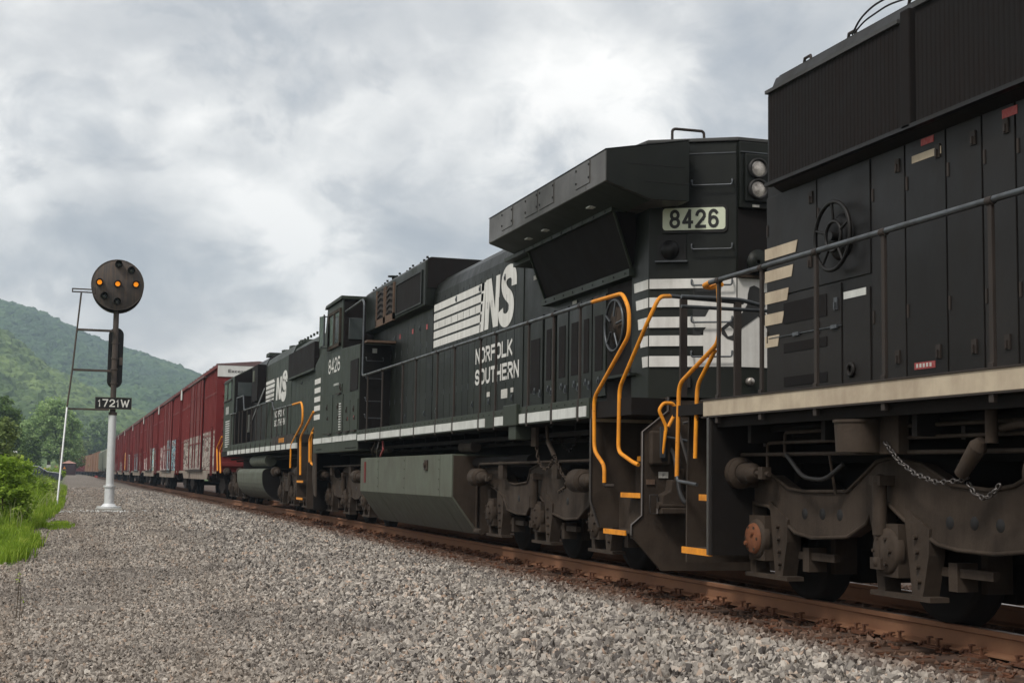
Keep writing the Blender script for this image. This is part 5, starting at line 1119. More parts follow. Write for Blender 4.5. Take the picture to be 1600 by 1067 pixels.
    obj('underframe', MB().box(6.4, 7.2, .3, CL-.3, .75, 1.05).box(5.5, 8.1, 2.0, 2.3, .8, 1.05).box(5.5, 8.1, CL-2.3, CL-2.0, .8, 1.05).cyl((5.9, 7, .8), (5.9, 8.2, .8), .2, 12).box(5.4, 8.2, 5.5, 12.9, .85, 1.05), 'boxdark', r)
    for yc in (2.3, CL-2.3):
        tr = obj('truck', MB().prx([(yc-1.15, .55), (yc-.9, .70), (yc-.5, .85), (yc+.5, .85), (yc+.9, .70), (yc+1.15, .55), (yc+1.1, .38), (yc+.7, .38), (yc+.4, .22), (yc-.4, .22), (yc-.7, .38), (yc-1.1, .38)], 5.74, 5.86), 'boxdark', r)
        for s in (-.86, .86): obj('wheel', wheel_mb(yc+s), 'grime_dark', tr)
    cpl = MB()
    for yy_ in (-.02, CL-.6): cpl.box(6.68, 6.92, yy_, yy_+.6, .78, 1.0)
    obj('coupler', cpl, 'boxdark', r)
    return r
bc = make_boxcar(); B0 = 54.0
labels = ['first red boxcar behind the last locomotive, grey peeled paint along its lower side', 'second red boxcar in the row, with blue and grey spray paint low on its side', 'third red boxcar in the row, with a teal painted patch near its far end',
          'fourth red boxcar in the row, with white sprayed letters low on its side', 'fifth red boxcar in the row, with an orange painted streak near its sill', 'sixth boxcar of the row, plain red and partly masked by its neighbours', 'last red boxcar of the row, next to the ochre boxcar']
graf = [[('peeled_paint', .8, 6.0, 1.02, 2.66), ('peeled_paint', 6.2, 12.2, 1.15, 2.55), ('peeled_paint', 12.4, 16.2, 1.02, 2.6), ('boxsill', 11.6, 16, .78, 1.05)], [('blue_spray', 2.2, 8.6, 1.0, 2.75), ('grey_spray', 9.3, 15.6, 1.0, 2.5)], [('teal_spray', 1.4, 7.6, 1.0, 2.6), ('grey_spray', 10, 16, 1.1, 2.0)],
        [('teal_spray', 1.2, 4.6, .9, 2.5), ('blue_spray', 6.3, 12, 1.0, 2.45)], [('white_spray', .9, 7.5, .9, 2.6), ('orange_spray', 12.4, 16.6, 1.1, 2.9)], [('white_spray', 4, 9, 1.0, 2.0)], [('white_spray', 2, 7, 1.0, 2.0), ('grey_spray', 9, 15, 1.0, 2.1)]]
cars = []
for i in range(7):
    o = bc if i == 0 else copy_tree(bc)
    o.location = (TC, B0+CL*i, 0); tag(o, labels[i]); cars.append(o)
for i, o in enumerate(cars):
    for (mt, a, b_, z0, z1) in graf[i]:
        for q in np.arange(a, b_, .545):     # painted on the sheet between and over the posts
            pass
        inset = 5.2972 if not (6.1 < a < 12.2 or 6.3 < b_ < 12.1) else 5.2972
        segs = []
        if a < 6.1: segs.append((a, min(b_, 6.08), 5.2965))
        if b_ > 6.15 and a < 12.3: segs.append((max(a, 6.2), min(b_, 12.25), 5.1965))
        if b_ > 12.4: segs.append((max(a, 12.4), b_, 5.2965))
        for (p, q, X) in segs:
            me = MB().add([(X, p, z0), (X, q, z0), (X, q, z1), (X, p, z1)], [(0, 1, 2, 3)])
            if X > 5.25:
                ys_ = [.35+.55+.545*k for k in range(10)]; ys_ += [CL-y for y in ys_]
                for y in ys_:
                    if p < y-.03 and y+.03 < q: me.add([(5.298, y-.0575, z0+.1), (5.2595, y-.037, z0+.1), (5.2595, y+.037, z0+.1), (5.298, y-.0575, z1-.05), (5.2595, y-.037, z1-.05), (5.2595, y+.037, z1-.05)], [(0, 1, 4, 3), (1, 2, 5, 4)])
            g_ = obj('painted_patch', me, mt, bc); g_.parent = o
    if i == 0:
        text_front('Excess Height Car', .30, 5.62, 7.5, 4.74, 4.90, bc, 'ink', .01)
    w = MB()
    for k, (a, z, L_, h) in enumerate(((12.9, 4.1, .9, .10), (13.0, 3.85, .7, .10), (13.1, 3.6, .5, .08), (13.0, 3.3, .8, .08), (14.4, 4.0, 1.5, .22), (14.5, 3.6, 1.2, .1), (14.6, 2.9, .9, .1))): 
        for q in range(int(L_/.12)): w.box(5.2945, 5.2995, a+q*.12, a+q*.12+.07, z, z+h)
    g_ = obj('small_lettering', w, 'whitemark', bc); g_.parent = o
# --------------------------------------------------------------- the rest of the train, following the track's bend
def place(o, y, L_):
    o.location = (track_x(y+L_/2), y+L_/2, 0); dx = track_x(y+L_)-track_x(y); o.rotation_euler.z = -math.atan2(dx, L_)
def far_box(mat, roofmat, L_=16.6, h=4.75):
    r = thing('boxcar', (0, 0, 0), 'x', 'boxcar'); a, b_ = -L_/2+.3, L_/2-.3
    bd = obj('body', B(-1.5, 1.5, a, b_, 1.0, h-.1), mat, r); obj('roof', MB().pry([(-1.55, h-.1), (0, h+.05), (1.55, h-.1)], a, b_), roofmat, r)
    for k in range(14):
        y = a+.3+k*(b_-a-.6)/13
        if k in (6, 7): continue
        if k == 0: p0 = obj('side_post', B(-1.56, -1.5, y-.05, y+.05, 1.0, h-.12), mat, bd); q0 = y
        else: clone(p0, bd, 0, y-q0)
    obj('door', B(-1.57, -1.5, -1.5, 1.5, 1.1, h-.3), mat, bd); obj('side_sill', B(-1.54, -1.49, a, b_, .85, 1.0), 'boxdark', r)
    for s in (-1, 1):
        yc = s*(L_/2-2.3); tr = obj('truck', MB().prx([(yc-1.1, .5), (yc-.5, .85), (yc+.5, .85), (yc+1.1, .5), (yc+.4, .25), (yc-.4, .25)], -1.06, -.95), 'boxdark', r)
        for q in (-.86, .86): obj('wheel', MB().add([(x-TC, y, z) for x, y, z in wheel_mb(yc+q).v], wheel_mb(0).f, True), 'grime_dark', tr)
    return r
def hopper(mat):
    L_ = 16.6; r = thing('hopper_car', (0, 0, 0), 'x', 'hopper car'); a, b_ = -L_/2+.5, L_/2-.5
    prof = [(-1.5, 4.2), (-1.3, 4.5), (-.8, 4.62), (.8, 4.62), (1.3, 4.5), (1.5, 4.2), (1.55, 2.6), (1.45, 1.6), (1.2, 1.25), (-1.2, 1.25), (-1.45, 1.6), (-1.55, 2.6)]
    bd = obj('body', MB().pry(prof, a+1.2, b_-1.2), mat, r, bevel=.1)
    for s in (-1, 1):
        obj('slope_sheet', MB().hexa([(-1.45, s*(L_/2-1.7), 4.2), (1.45, s*(L_/2-1.7), 4.2), (1.45, s*(L_/2-1.8), 1.4), (-1.45, s*(L_/2-1.8), 1.4)], [(-1.4, s*(L_/2-.9), 4.1), (1.4, s*(L_/2-.9), 4.1), (1.0, s*(L_/2-1.9), 1.3), (-1.0, s*(L_/2-1.9), 1.3)]), mat, r)
        obj('end_post', B(-1.45, -1.3, s*(L_/2-.75)-.08, s*(L_/2-.75)+.08, .95, 4.2), mat, r)
        yc = s*(L_/2-2.3); tr = obj('truck', MB().prx([(yc-1.1, .5), (yc-.5, .85), (yc+.5, .85), (yc+1.1, .5), (yc+.4, .25), (yc-.4, .25)], -1.06, -.95), 'boxdark', r)
        for q in (-.86, .86): obj('wheel', MB().add([(x-TC, y, z) for x, y, z in wheel_mb(yc+q).v], wheel_mb(0).f, True), 'grime_dark', tr)
    for k in range(3): y = -3.8+k*3.8; obj('hopper_chute', MB().hexa([(-1.1, y-1.5, 1.26), (1.1, y-1.5, 1.26), (1.1, y+1.5, 1.26), (-1.1, y+1.5, 1.26)], [(-.5, y-.4, .45), (.5, y-.4, .45), (.5, y+.4, .45), (-.5, y+.4, .45)]), 'boxdark', r)
    obj('side_sill', B(-1.5, -1.4, a, b_, .95, 1.15), 'boxdark', r); obj('roof_walk', B(-.45, .45, a+1, b_-1, 4.66, 4.72), 'boxroof', r)
    for k in range(9): obj('side_rib', B(-1.60, -1.48, a+1.6+k*1.5-.04, a+1.6+k*1.5+.04, 1.5, 4.2), mat, bd)
    return r
y = B0+7*CL+.2
ob_ = far_box('ochre', 'boxroof', 16.6, 4.9); tag(ob_, 'single ochre yellow boxcar just beyond the last red one'); place(ob_, y, 16.6); y += 16.8
hp = hopper('hopperlight'); hp2 = hopper('hopper')
hl = ['pale rounded hopper car following the ochre boxcar', 'second hopper car beyond the ochre boxcar, grey green', 'third hopper car beyond the ochre boxcar', 'hopper car farthest off, next to the pale-ended tan boxcar']
for i in range(4):
    h_ = [hp, hp2][i] if i < 2 else copy_tree([hp2, hp2][i-2]); tag(h_, hl[i], None, 'hopper cars in the far part of the train'); place(h_, y, 16.6); y += 16.8
tb = far_box('tancar', 'hopperlight', 16.6, 4.75); tl = ['tan boxcar with a pale roof right behind the hopper cars', 'second tan boxcar beyond the hopper cars', 'third tan boxcar beyond the hopper cars', 'fourth tan boxcar beyond the hopper cars', 'tan boxcar next to the hazy red ones at the far end']
for i in range(5):
    o = tb if i == 0 else copy_tree(tb); tag(o, tl[i], None, 'tan boxcars in the far part of the train'); place(o, y, 16.6); y += 16.8
rb = far_box('boxred', 'boxroof', 16.6, 4.75)
for i in range(6):
    o = rb if i == 0 else copy_tree(rb); tag(o, ('nearest' if i == 0 else 'second' if i == 1 else 'third' if i == 2 else 'fourth' if i == 3 else 'fifth' if i == 4 else 'very last')+' of the small hazy red boxcars where the train vanishes', None, 'hazy red boxcars at the far end'); place(o, y, 16.6); y += 16.8
# ------------------------------------------------------------------ the block signal
SY = 38.3; SXc = 1.05
sg = thing('railway_signal', (SXc, SY, -.1), 'tall railway signal with a round lamp disc over a silver mast and a number plate', 'signal')
gb = MB(); gb.box(SXc-.33, SXc+.33, SY-.36, SY+.36, -.35, .055); obj('footing', gb, 'concrete', sg, bevel=.02)
ms = MB(); ms.cyl((SXc, SY, .055), (SXc, SY, .095), .31, 28); ms.frus((SXc, SY, .095), (SXc, SY, .17), .21, .135, 20); ms.cyl((SXc, SY, .1), (SXc, SY, .62), .125, 24); ms.cyl((SXc, SY, .59), (SXc, SY, .635), .158, 24); ms.cyl((SXc, SY, .62), (SXc-.005, SY, 2.50), .100, 24)
for k in range(8): a = k*math.pi/4; ms.cyl((SXc+.235*math.cos(a), SY+.235*math.sin(a), .07), (SXc+.235*math.cos(a), SY+.235*math.sin(a), .10), .022, 6)
obj('mast', ms, 'silver', sg)
um = MB(); um.cyl((SXc-.005, SY, 2.48), (SXc-.02, SY, 5.3), .073, 20); um.cyl((SXc, SY, 2.44), (SXc, SY, 2.52), .108, 20)
for z in (3.25, 3.62, 3.9, 4.3): um.cyl((SXc-.01, SY, z), (SXc-.01, SY, z+.035), .095, 18)
obj('upper_mast', um, 'mastdark', sg)
DZ = 5.82; DC = (SXc-.02, SY-.16, DZ); rd_ = .655
d = MB(); d.lathe([(0, DC[1]-.03), (rd_-.01, DC[1]-.03), (rd_, DC[1]-.02), (rd_, DC[1]+.05), (0, DC[1]+.05)], (DC[0], 0, DC[2]), 'y', 64)
DS = obj('disc', d, 'disc', sg)
obj('disc_drum', MB().lathe([(rd_-.01, DC[1]+.05), (rd_-.01, DC[1]+.30), (0, DC[1]+.32)], (DC[0]+.01, 0, DC[2]-.075), 'y', 48), 'mastdark', sg)
rim = MB(); rim.torus((0, 0, 0), rd_, .012, 'x', 56, 6, 1, Matrix.Rotation(math.pi/2, 3, 'Z')); rim.v = [(x+DC[0], y+DC[1]-.028, z+DC[2]) for x, y, z in rim.v]; obj('rim', rim, 'mastdark', DS)
for (lx, lz, lit) in ((1.04-.005, 6.36, 0), (1.36, 6.22, 0), (.575, 5.865, 1), (1.03, 5.845, 1), (1.49, 5.855, 1), (.705, 5.52, 0), (1.035, 5.385, 0)):
    y = DC[1]-.03
    lm = MB(); lm.lathe([(.095, y), (.095, y-.05), (.085, y-.055), (.075, y-.02)], (lx, 0, lz), 'y', 24)
    # hood over the top of the lens
    n = 14; A = []
    for k in range(n+1):
        a = R(-35+250*k/n); L_ = .20*max(.25, math.sin(a)*.55+.5)
        A.append((lx+.095*math.cos(a), y-.03, lz+.095*math.sin(a), L_))
    vs = [(x, yy_, z) for x, yy_, z, L_ in A]+[(lx+(x-lx)*.94, yy_-L_, lz+(z-lz)*.94-.012) for x, yy_, z, L_ in A]+[(lx+(x-lx)*.93, yy_, lz+(z-lz)*.93) for x, yy_, z, L_ in A]+[(lx+(x-lx)*.87, yy_-L_, lz+(z-lz)*.87-.012) for x, yy_, z, L_ in A]
    q = n+1; lm.add(vs, [(k, k+1, q+k+1, q+k) for k in range(n)]+[(2*q+k, 3*q+k, 3*q+k+1, 2*q+k+1) for k in range(n)]+[(q+k, q+k+1, 3*q+k+1, 3*q+k) for k in range(n)], True)
    lp = obj('lamp', lm, 'hoodblack', DS)
    obj('lens', MB().lathe([(0, y-.03), (.035, y-.028), (.062, y-.018)], (lx, 0, lz), 'y', 20), 'amber' if lit else 'glass', lp)
# lower lamp case seen from the side, behind the mast
lo = MB(); P = []
for k in range(17): a = math.pi*k/16; P.append((.19*math.cos(a), 4.13+.60-.19+.19*math.sin(a)))
for k in range(17): a = math.pi+math.pi*k/16; P.append((.19*math.cos(a), 3.15+.19+.19*math.sin(a)))
lo.pry([(SXc+.01+x, z) for x, z in P], SY+.12, SY+.24); obj('lower_lamp_case', lo, 'hoodblack', sg, bevel=.01)
obj('lamp_box', MB().box(SXc+.1, SXc+.19, SY+.0, SY+.13, 3.75, 3.95), 'mastdark', sg)
npm = obj('number_plate', B(.60, 1.50, SY-.145, SY-.125, 2.60, 2.89), 'signblack', sg, bevel=.004); letters_front('1721W', SY-.148, .665, 1.445, 2.650, 2.848, .030, npm, 'signwhite', gap=.22, wid={'1': .55, 'W': 1.5})
fr_ = MB(); fr_.box(.595, 1.505, SY-.15, SY-.12, 2.885, 2.897); fr_.box(.595, 1.505, SY-.15, SY-.12, 2.593, 2.605); fr_.box(.595, .607, SY-.15, SY-.12, 2.605, 2.885); fr_.box(1.493, 1.505, SY-.15, SY-.12, 2.605, 2.885); obj('plate_frame', fr_, 'mastdark', npm)
la = MB(); la.tube([(-.09, SY-.3, 2.60), (0, SY-.15, 3.60), (.07, SY-.1, 4.64), (.135, SY-.05, 5.58)], .022, 8); obj('ladder_stile', la, 'mastdark', sg)
obj('ladder_foot', MB().tube([(-.24, SY-1.2, -.2), (-.165, SY-.75, 1.2), (-.09, SY-.3, 2.60)], .023, 8), 'silver', sg)
for (a, b_, z, r_) in ((-.09, 1.0, 2.575, .022), (0, 1.0, 3.58, .026), (.065, 1.0, 4.62, .026)): obj('ladder_rung', MB().box(a, b_-.05, SY-.16, SY-.04, z-r_, z+r_), 'mastdark', sg)
obj('top_bracket', MB().box(-.10, .46, SY-.15, SY-.11, 5.655, 5.685).box(-.10, .46, SY-.05, SY-.01, 5.59, 5.62).box(-.10, -.07, SY-.15, SY-.01, 5.60, 5.68).box(.42, .48, SY-.2, SY, 5.57, 5.72), 'mastdark', sg)
# silver paint overspray on the stones round the foot
pb = MB(); rg = random.Random(3)
for k in range(150):
    cx, cy, rr_ = ((SXc+rg.gauss(0, .34), SY-.75+rg.gauss(0, .38), .045) if k < 85 else (-.15+rg.gauss(0, .22), SY-1.5+rg.gauss(0, .40), .04))
    z = gz(cx, cy)+.035; s_ = rg.uniform(.5, 1)*rr_; P = [(cx+s_*rg.uniform(.6, 1.2)*math.cos(a), cy+s_*rg.uniform(.6, 1.2)*math.sin(a)) for a in (0, 1.3, 2.5, 3.8, 5)]
    pb.add([(*p, z-.02) for p in P]+[(cx+(p[0]-cx)*.6, cy+(p[1]-cy)*.6, z+s_*.5) for p in P], [(5, 6, 7, 8, 9)]+[(i, (i+1) % 5, 5+(i+1) % 5, 5+i) for i in range(5)])
tag(obj('painted_stones', pb, 'boxwhite'), 'stones splashed with silver paint around the signal footing', 'stones', kind='stuff')

# ------------------------------------------------------------------ plants
def leaves(P, size, rg, flat=.5, asp=.6):
    """two-triangle leaves at the points P, turned every way"""
    n = len(P); P = np.array(P); rg_ = np.random.RandomState(rg)
    a = rg_.normal(size=(n, 3)); a[:, 2] *= flat; a /= np.linalg.norm(a, axis=1)[:, None]
    b_ = np.cross(a, rg_.normal(size=(n, 3))); b_ /= np.linalg.norm(b_, axis=1)[:, None]
    s = size*rg_.uniform(.6, 1.35, (n, 1)); c = np.cross(a, b_)*s*.22
    V = np.stack([P-a*s, P+b_*s*asp+c, P+a*s, P-b_*s*asp+c], 1).reshape(-1, 3)
    me = bpy.data.meshes.new('leaves'); me.vertices.add(4*n); me.vertices.foreach_set('co', V.ravel())
    me.loops.add(4*n); me.loops.foreach_set('vertex_index', np.arange(4*n)); me.polygons.add(n); me.polygons.foreach_set('loop_start', np.arange(n)*4)
    try: me.polygons.foreach_set('loop_total', np.full(n, 4))
    except Exception: pass
    me.update(); me.validate(); return me
def leafobj(name, P, size, mat, parent, seed, **k):
    o = ORG[parent.name]; me = leaves([(p[0]-o[0], p[1]-o[1], p[2]-o[2]) for p in P], size, seed, **k); me.materials.append(M[mat])
    ob = bpy.data.objects.new(name, me); COL.objects.link(ob); ob.parent = parent; ORG[ob.name] = o; return ob
def clumps(rg, blobs, n, cl, per):
    """blobs: (centre, radii); clump centres near the blob skins, then points in each clump"""
    out = []; vol = [b_[1][0]*b_[1][1]*b_[1][2] for b_ in blobs]
    for _ in range(n):
        c, r = rg.choices(blobs, vol)[0]; u = Vector((rg.gauss(0, 1), rg.gauss(0, 1), rg.gauss(0, 1))).normalized()*(rg.random()**.35)
        q = Vector((c[0]+u.x*r[0], c[1]+u.y*r[1], c[2]+u.z*r[2])); R_ = cl*rg.uniform(.6, 1.4)
        for _ in range(per):
            w = Vector((rg.gauss(0, .5), rg.gauss(0, .5), rg.gauss(0, .38)))*R_; out.append(tuple(q+w))
    return out
def tree(name, x, y, z0, blobs, n, cl, per, size, mat, label, trunk_r, trunk_h, seed, cat='tree', group=None, limbs=5, name_='crown'):
    r = thing(name, (x, y, z0), label, cat, group); rg = random.Random(seed)
    B_ = [((x+c[0], y+c[1], z0+c[2]), q) for c, q in blobs]
    tm = MB(); top = Vector((x+rg.uniform(-.3, .3)*trunk_r*4, y, z0+trunk_h)); tm.frus((x, y, z0-.3), top, trunk_r, trunk_r*.6, 10)
    for k in range(limbs):
        c, q = B_[k % len(B_)]; e = Vector((c[0]+rg.uniform(-.5, .5)*q[0], c[1]+rg.uniform(-.5, .5)*q[1], c[2]+rg.uniform(-.2, .5)*q[2]))
        tm.frus(top-Vector((0, 0, trunk_h*.15*rg.random())), e, trunk_r*.45, trunk_r*.12, 7)
    obj('trunk', tm, 'bark', r); leafobj(name_, clumps(rg, B_, n, cl, per), size, mat, r, seed); return r
G = 'trees standing left of the track'
tree('maple_tree', -2.9, 232, .35, [((0, 0, 8.6), (2.7, 2.7, 3.0)), ((-2.2, 0, 6.2), (2.4, 2.4, 2.6)), ((2.3, 0, 6.6), (2.3, 2.4, 2.8)), ((-3.0, 0, 3.6), (1.6, 1.8, 1.6)), ((3.2, 0, 3.6), (1.5, 1.8, 2.2)), ((0, -1, 4.0), (3, 2, 1.8)), ((1.0, 0, 9.4), (1.6, 1.6, 2.0))], 330, .75, 58, .22, 'leaf_big', 'large silvery green tree with a broad uneven crown behind the brown hut', .32, 4.0, 5, group=G)
tree('broadleaf_tree', -7.1, 150, .1, [((0, 0, 5.6), (2.2, 2.2, 2.6)), ((-2.4, 0, 4.2), (2, 2, 2.4)), ((1.6, 0, 3.4), (1.6, 1.6, 2.0))], 190, .6, 46, .20, 'leaf_dark', 'dark green tree cut by the left edge, in front of the large silvery tree', .25, 2.8, 6, group=G)
tree('broadleaf_tree', -11.3, 240, .4, [((0, 0, 9), (3, 3, 3.5)), ((3, 0, 6.5), (2.6, 2.6, 3)), ((-3, 0, 6), (3, 3, 3))], 200, .9, 40, .30, 'leaf_dark', 'tall dark tree behind, left of the large silvery tree', .3, 4, 7, group=G)
tree('broadleaf_tree', -5.0, 205, .3, [((0, 0, 3.4), (1.3, 1.3, 2.0)), ((.5, 0, 1.6), (1.2, 1, 1.2))], 90, .5, 34, .18, 'leaf_dark', 'small dark tree standing between the dark tree and the large silvery one', .12, 1.8, 8, group=G)
for i, (x, y, h, mt) in enumerate(((-.15, 250, 7.5, 'leaf_pale'), (-.8, 300, 8, 'leaf_dark'), (5.5, 470, 11, 'leaf_pale'), (-1.0, 420, 13, 'leaf_dark'), (9.5, 470, 17, 'leaf_dark'), (14.5, 480, 14, 'leaf_pale'), (2.5, 480, 9, 'leaf_dark'))):
    tree('broadleaf_tree', x, y, .2, [((0, 0, h*.62), (h*.30, h*.3, h*.36)), ((h*.12, 0, h*.4), (h*.28, h*.28, h*.3))], 110, h*.085, 30, .03*h, mt,
         ['pale narrow tree at the right flank of the large silvery tree', 'dark bushy tree low beside the right flank of the large silvery tree', 'pale hazy tree just left of the vanishing train', 'hazy dark tree behind the brown hut roof', 'tall hazy tree above the tail of the train', 'pale hazy tree above the hopper cars', 'low hazy tree where the gravel lane ends'][i], .25, h*.35, 20+i, group=G, limbs=3)
# shrubs and weeds near the left edge
tree('leafy_shrub', -1.12, 28.5, gz(-1.1, 28.5), [((0, 0, .85), (.36, .4, .58)), ((.28, 0, .50), (.26, .35, .45)), ((-.5, 0, .8), (.45, .4, .7))], 150, .12, 36, .042, 'leaf_bright', 'bright yellow-green leafy shrub at the left edge beside the grass', .02, .5, 31, 'shrub', 'shrubs in the verge')
tree('leafy_shrub', -2.55, 58, gz(-2.5, 58), [((0, 0, 2.3), (.62, .7, 1.0)), ((-.7, 0, 1.6), (.8, .7, 1.1)), ((.3, 0, 1.0), (.6, .6, .8))], 130, .22, 34, .075, 'leaf_pale', 'tall pale green shrub behind the bright shrub at the left edge', .05, 1.2, 32, 'shrub', 'shrubs in the verge')
tree('leafy_shrub', -1.45, 40, gz(-1.4, 40), [((0, 0, .85), (.6, .5, .55)), ((.6, 0, .45), (.5, .5, .4))], 90, .16, 30, .055, 'leaf_bright', 'low bright shrub between the two taller shrubs and the grass', .02, .5, 33, 'shrub', 'shrubs in the verge')
tree('leafy_shrub', -.95, 46, gz(-.9, 46), [((0, 0, .40), (.5, .5, .35)), ((.45, 0, .3), (.35, .4, .3))], 70, .14, 30, .05, 'leaf_pale', 'low weedy clump just below the parked car', .02, .3, 34, 'shrub', 'shrubs in the verge')
tree('leafy_shrub', -1.75, 150, gz(-1.7, 150), [((0, 0, .5), (1.6, 1.5, .55))], 60, .3, 30, .11, 'leaf_bright', 'low green bush between the car and the brown hut', .03, .3, 35, 'shrub', 'shrubs in the verge')
# grass blades
def grass(name, n, fn, h0, h1, w, mat, label, cat, seed):
    rg_ = np.random.RandomState(seed); V = []; Fs = 0; pts = []
    while len(pts) < n:
        q = fn(rg_)
        if q is not None: pts.append(q)
    vs = np.zeros((n, 5, 3)); 
    for i, (x, y, k) in enumerate(pts):
        z = gz(x, y); h = rg_.uniform(h0, h1)*k; a = rg_.uniform(0, 6.28); le = rg_.uniform(.1, .55)*h; b_ = rg_.uniform(0, 6.28); ww = w*rg_.uniform(.6, 1.3)
        dx, dy = math.cos(a)*ww, math.sin(a)*ww; ex, ey = math.cos(b_)*le, math.sin(b_)*le
        vs[i] = [(x-dx, y-dy, z-.02), (x+dx, y+dy, z-.02), (x+dx*.8+ex*.35, y+dy*.8+ey*.35, z+h*.6), (x-dx*.8+ex*.35, y-dy*.8+ey*.35, z+h*.6), (x+ex, y+ey, z+h)]
    me = bpy.data.meshes.new(name); me.vertices.add(5*n); me.vertices.foreach_set('co', vs.ravel())
    base = (np.arange(n)*5)[:, None]; li = np.concatenate([base+np.array([[0, 1, 2, 3]]), base+np.array([[3, 2, 4]])], 1).ravel()
    me.loops.add(7*n); me.loops.foreach_set('vertex_index', li); me.polygons.add(2*n); st_ = np.stack([np.arange(n)*7, np.arange(n)*7+4], 1).ravel(); me.polygons.foreach_set('loop_start', st_)
    me.update(); me.validate(); me.materials.append(M[mat]); o = bpy.data.objects.new(name, me); COL.objects.link(o); ORG[o.name] = (0, 0, 0); return tag(o, label, cat, kind='stuff')
def verge(rg_):
    y = 22.3+(rg_.rand()**1.6)*60; e = -.14-.50*(1-sm(24, 40, y))+.22*noise.noise(Vector((y*.7, 1, 2)))+.12*noise.noise(Vector((y*2.9, 3, 2)))
    x = e-(rg_.rand()**1.5)*5.5*(.5+y/60)
    k = (.55+.75*sm(0, .8, e-x))*(.85+.65*sm(24, 34, y))*(.8+.5*noise.noise(Vector((x*1.2, y*.8, 7)))); return (x, y, k)
grass('grass', 46000, verge, .25, .52, .0085, 'grass', 'tall bright green grass along the left verge', 'grass', 1)
def heads(rg_):
    q = verge(rg_); return (q[0]-.15, q[1], 1.25) if q[1] > 27 else None
grass('weeds', 1500, heads, .36, .52, .008, 'seed', 'pale seed heads of weeds rising from the verge grass', 'weeds', 2)
def patch(rg_):
    a = rg_.uniform(0, 6.28); r_ = rg_.rand()**.7; x, y = -.12+.30*r_*math.cos(a), 29.6+1.3*r_*math.sin(a); return (x, y, .6) if noise.noise(Vector((x*4, y*1.5, 0))) > -.25 else None
grass('grass_patch', 2600, patch, .05, .14, .006, 'grass', 'small low green patch growing in the gravel near the signal', 'grass', 3)
def tuft(rg_):
    c = [(-.62, 21.9), (-.50, 24.2), (-.78, 21.3), (-.66, 22.8), (-.42, 26.3), (-.30, 31.5)][rg_.randint(4)]; x, y = c[0]+rg_.normal()*.08, c[1]+rg_.normal()*.3; return (x, y, 1)
grass('grass_tufts', 1700, tuft, .12, .30, .007, 'grass', 'ragged tufts at the near end of the verge', 'grass', 4)
# dry stem with a few leaves in the foreground gravel
yp = 13.7; xp = -.39
sp0 = thing('weed_stem', (xp, yp, gz(xp, yp)), 'thin brown weed stem standing alone in the gravel at lower left', 'plant'); z = gz(xp, yp)
obj('stem', MB().tube([(xp, yp, z-.02), (xp+.008, yp, z+.2), (xp+.02, yp, z+.42)], .0045, 6).tube([(xp+.03, yp, z-.02), (xp+.035, yp, z+.18), (xp+.03, yp, z+.34)], .004, 6).tube([(xp+.04, yp, z), (xp+.06, yp, z+.15)], .003, 5), 'bark', sp0)
leafobj('leaf', [(xp+.02+random.uniform(-.03, .03), yp+random.uniform(-.02, .02), z+.42+random.uniform(-.06, .02)) for _ in range(9)]+[(xp+.05, yp, z+.22), (xp+.06, yp, z+.19)], .022, 'leaf_bright', sp0, 3)

# ------------------------------------------------------------------ small things beyond the verge
hx, hy, hz = .0, 226, .42
ht = thing('equipment_hut', (hx, hy, hz), 'small dark brown equipment hut with a pinkish roof and an orange warning triangle', 'hut')
obj('wall', B(-.95, 1.15, hy, hy+2.4, hz-.3, hz+1.75), 'shack', ht)
obj('roof', MB().hexa([(-1.05, hy-.1, hz+1.75), (1.25, hy-.1, hz+1.75), (1.25, hy+2.5, hz+1.75), (-1.05, hy+2.5, hz+1.75)], [(-.1, hy+1.1, hz+2.12), (.3, hy+1.1, hz+2.12), (.3, hy+1.4, hz+2.12), (-.1, hy+1.4, hz+2.12)]).cyl((.1, hy+1.2, hz+2.1), (.1, hy+1.2, hz+2.3), .06, 8), 'shackroof', ht)
obj('warning_triangle', MB().add([(-.72, hy-.01, hz+.90), (-.30, hy-.01, hz+.90), (-.51, hy-.01, hz+1.32)], [(0, 1, 2)]), 'orange', ht)
for k in range(7): obj('wall_rib', B(-.90+k*.32, -.87+k*.32, hy-.03, hy, hz-.2, hz+1.72), 'shack', ht)
# parked car, only its upper half above the weeds
cx0, cy, cz = -2.15, 114, gz(-2.1, 114)-.12
car = thing('parked_car', (cx0, cy, cz), 'dark parked car with a pale windscreen pillar, half hidden behind the weeds', 'car')
body = [(-2.3, .35), (-2.3, .95), (-1.9, 1.0), (-1.7, 1.42), (.15, 1.44), (.45, 1.36), (1.05, .98), (2.0, .86), (2.15, .6), (2.15, .35)]
obj('body', MB().pry([(cx0+a-.35, cz+b_) for a, b_ in body], cy-.85, cy+.85), 'carpaint', car, bevel=.05)
obj('window', MB().pry([(cx0-.35+a, cz+b_) for a, b_ in ((-.95, .98), (-.9, 1.34), (.12, 1.36), (.40, 1.30), (.85, 1.0))], cy-.87, cy-.845), 'glass', car)
obj('window', MB().pry([(cx0-.35+a, cz+b_) for a, b_ in ((-1.72, 1.0), (-1.6, 1.33), (-1.02, 1.34), (-1.05, .98))], cy-.87, cy-.845), 'glass', car)
obj('windscreen_pillar', MB().tube([(cx0-.35-.2, cy-.86, cz+1.42), (cx0-.35+.42, cy-.87, cz+1.36), (cx0-.35+1.02, cy-.87, cz+1.0), (cx0-.35+2.05, cy-.8, cz+.88)], .035, 6), 'carsilver', car)
obj('mirror', MB().sph((cx0+.45, cy-.98, cz+1.02), .11), 'carpaint', car)
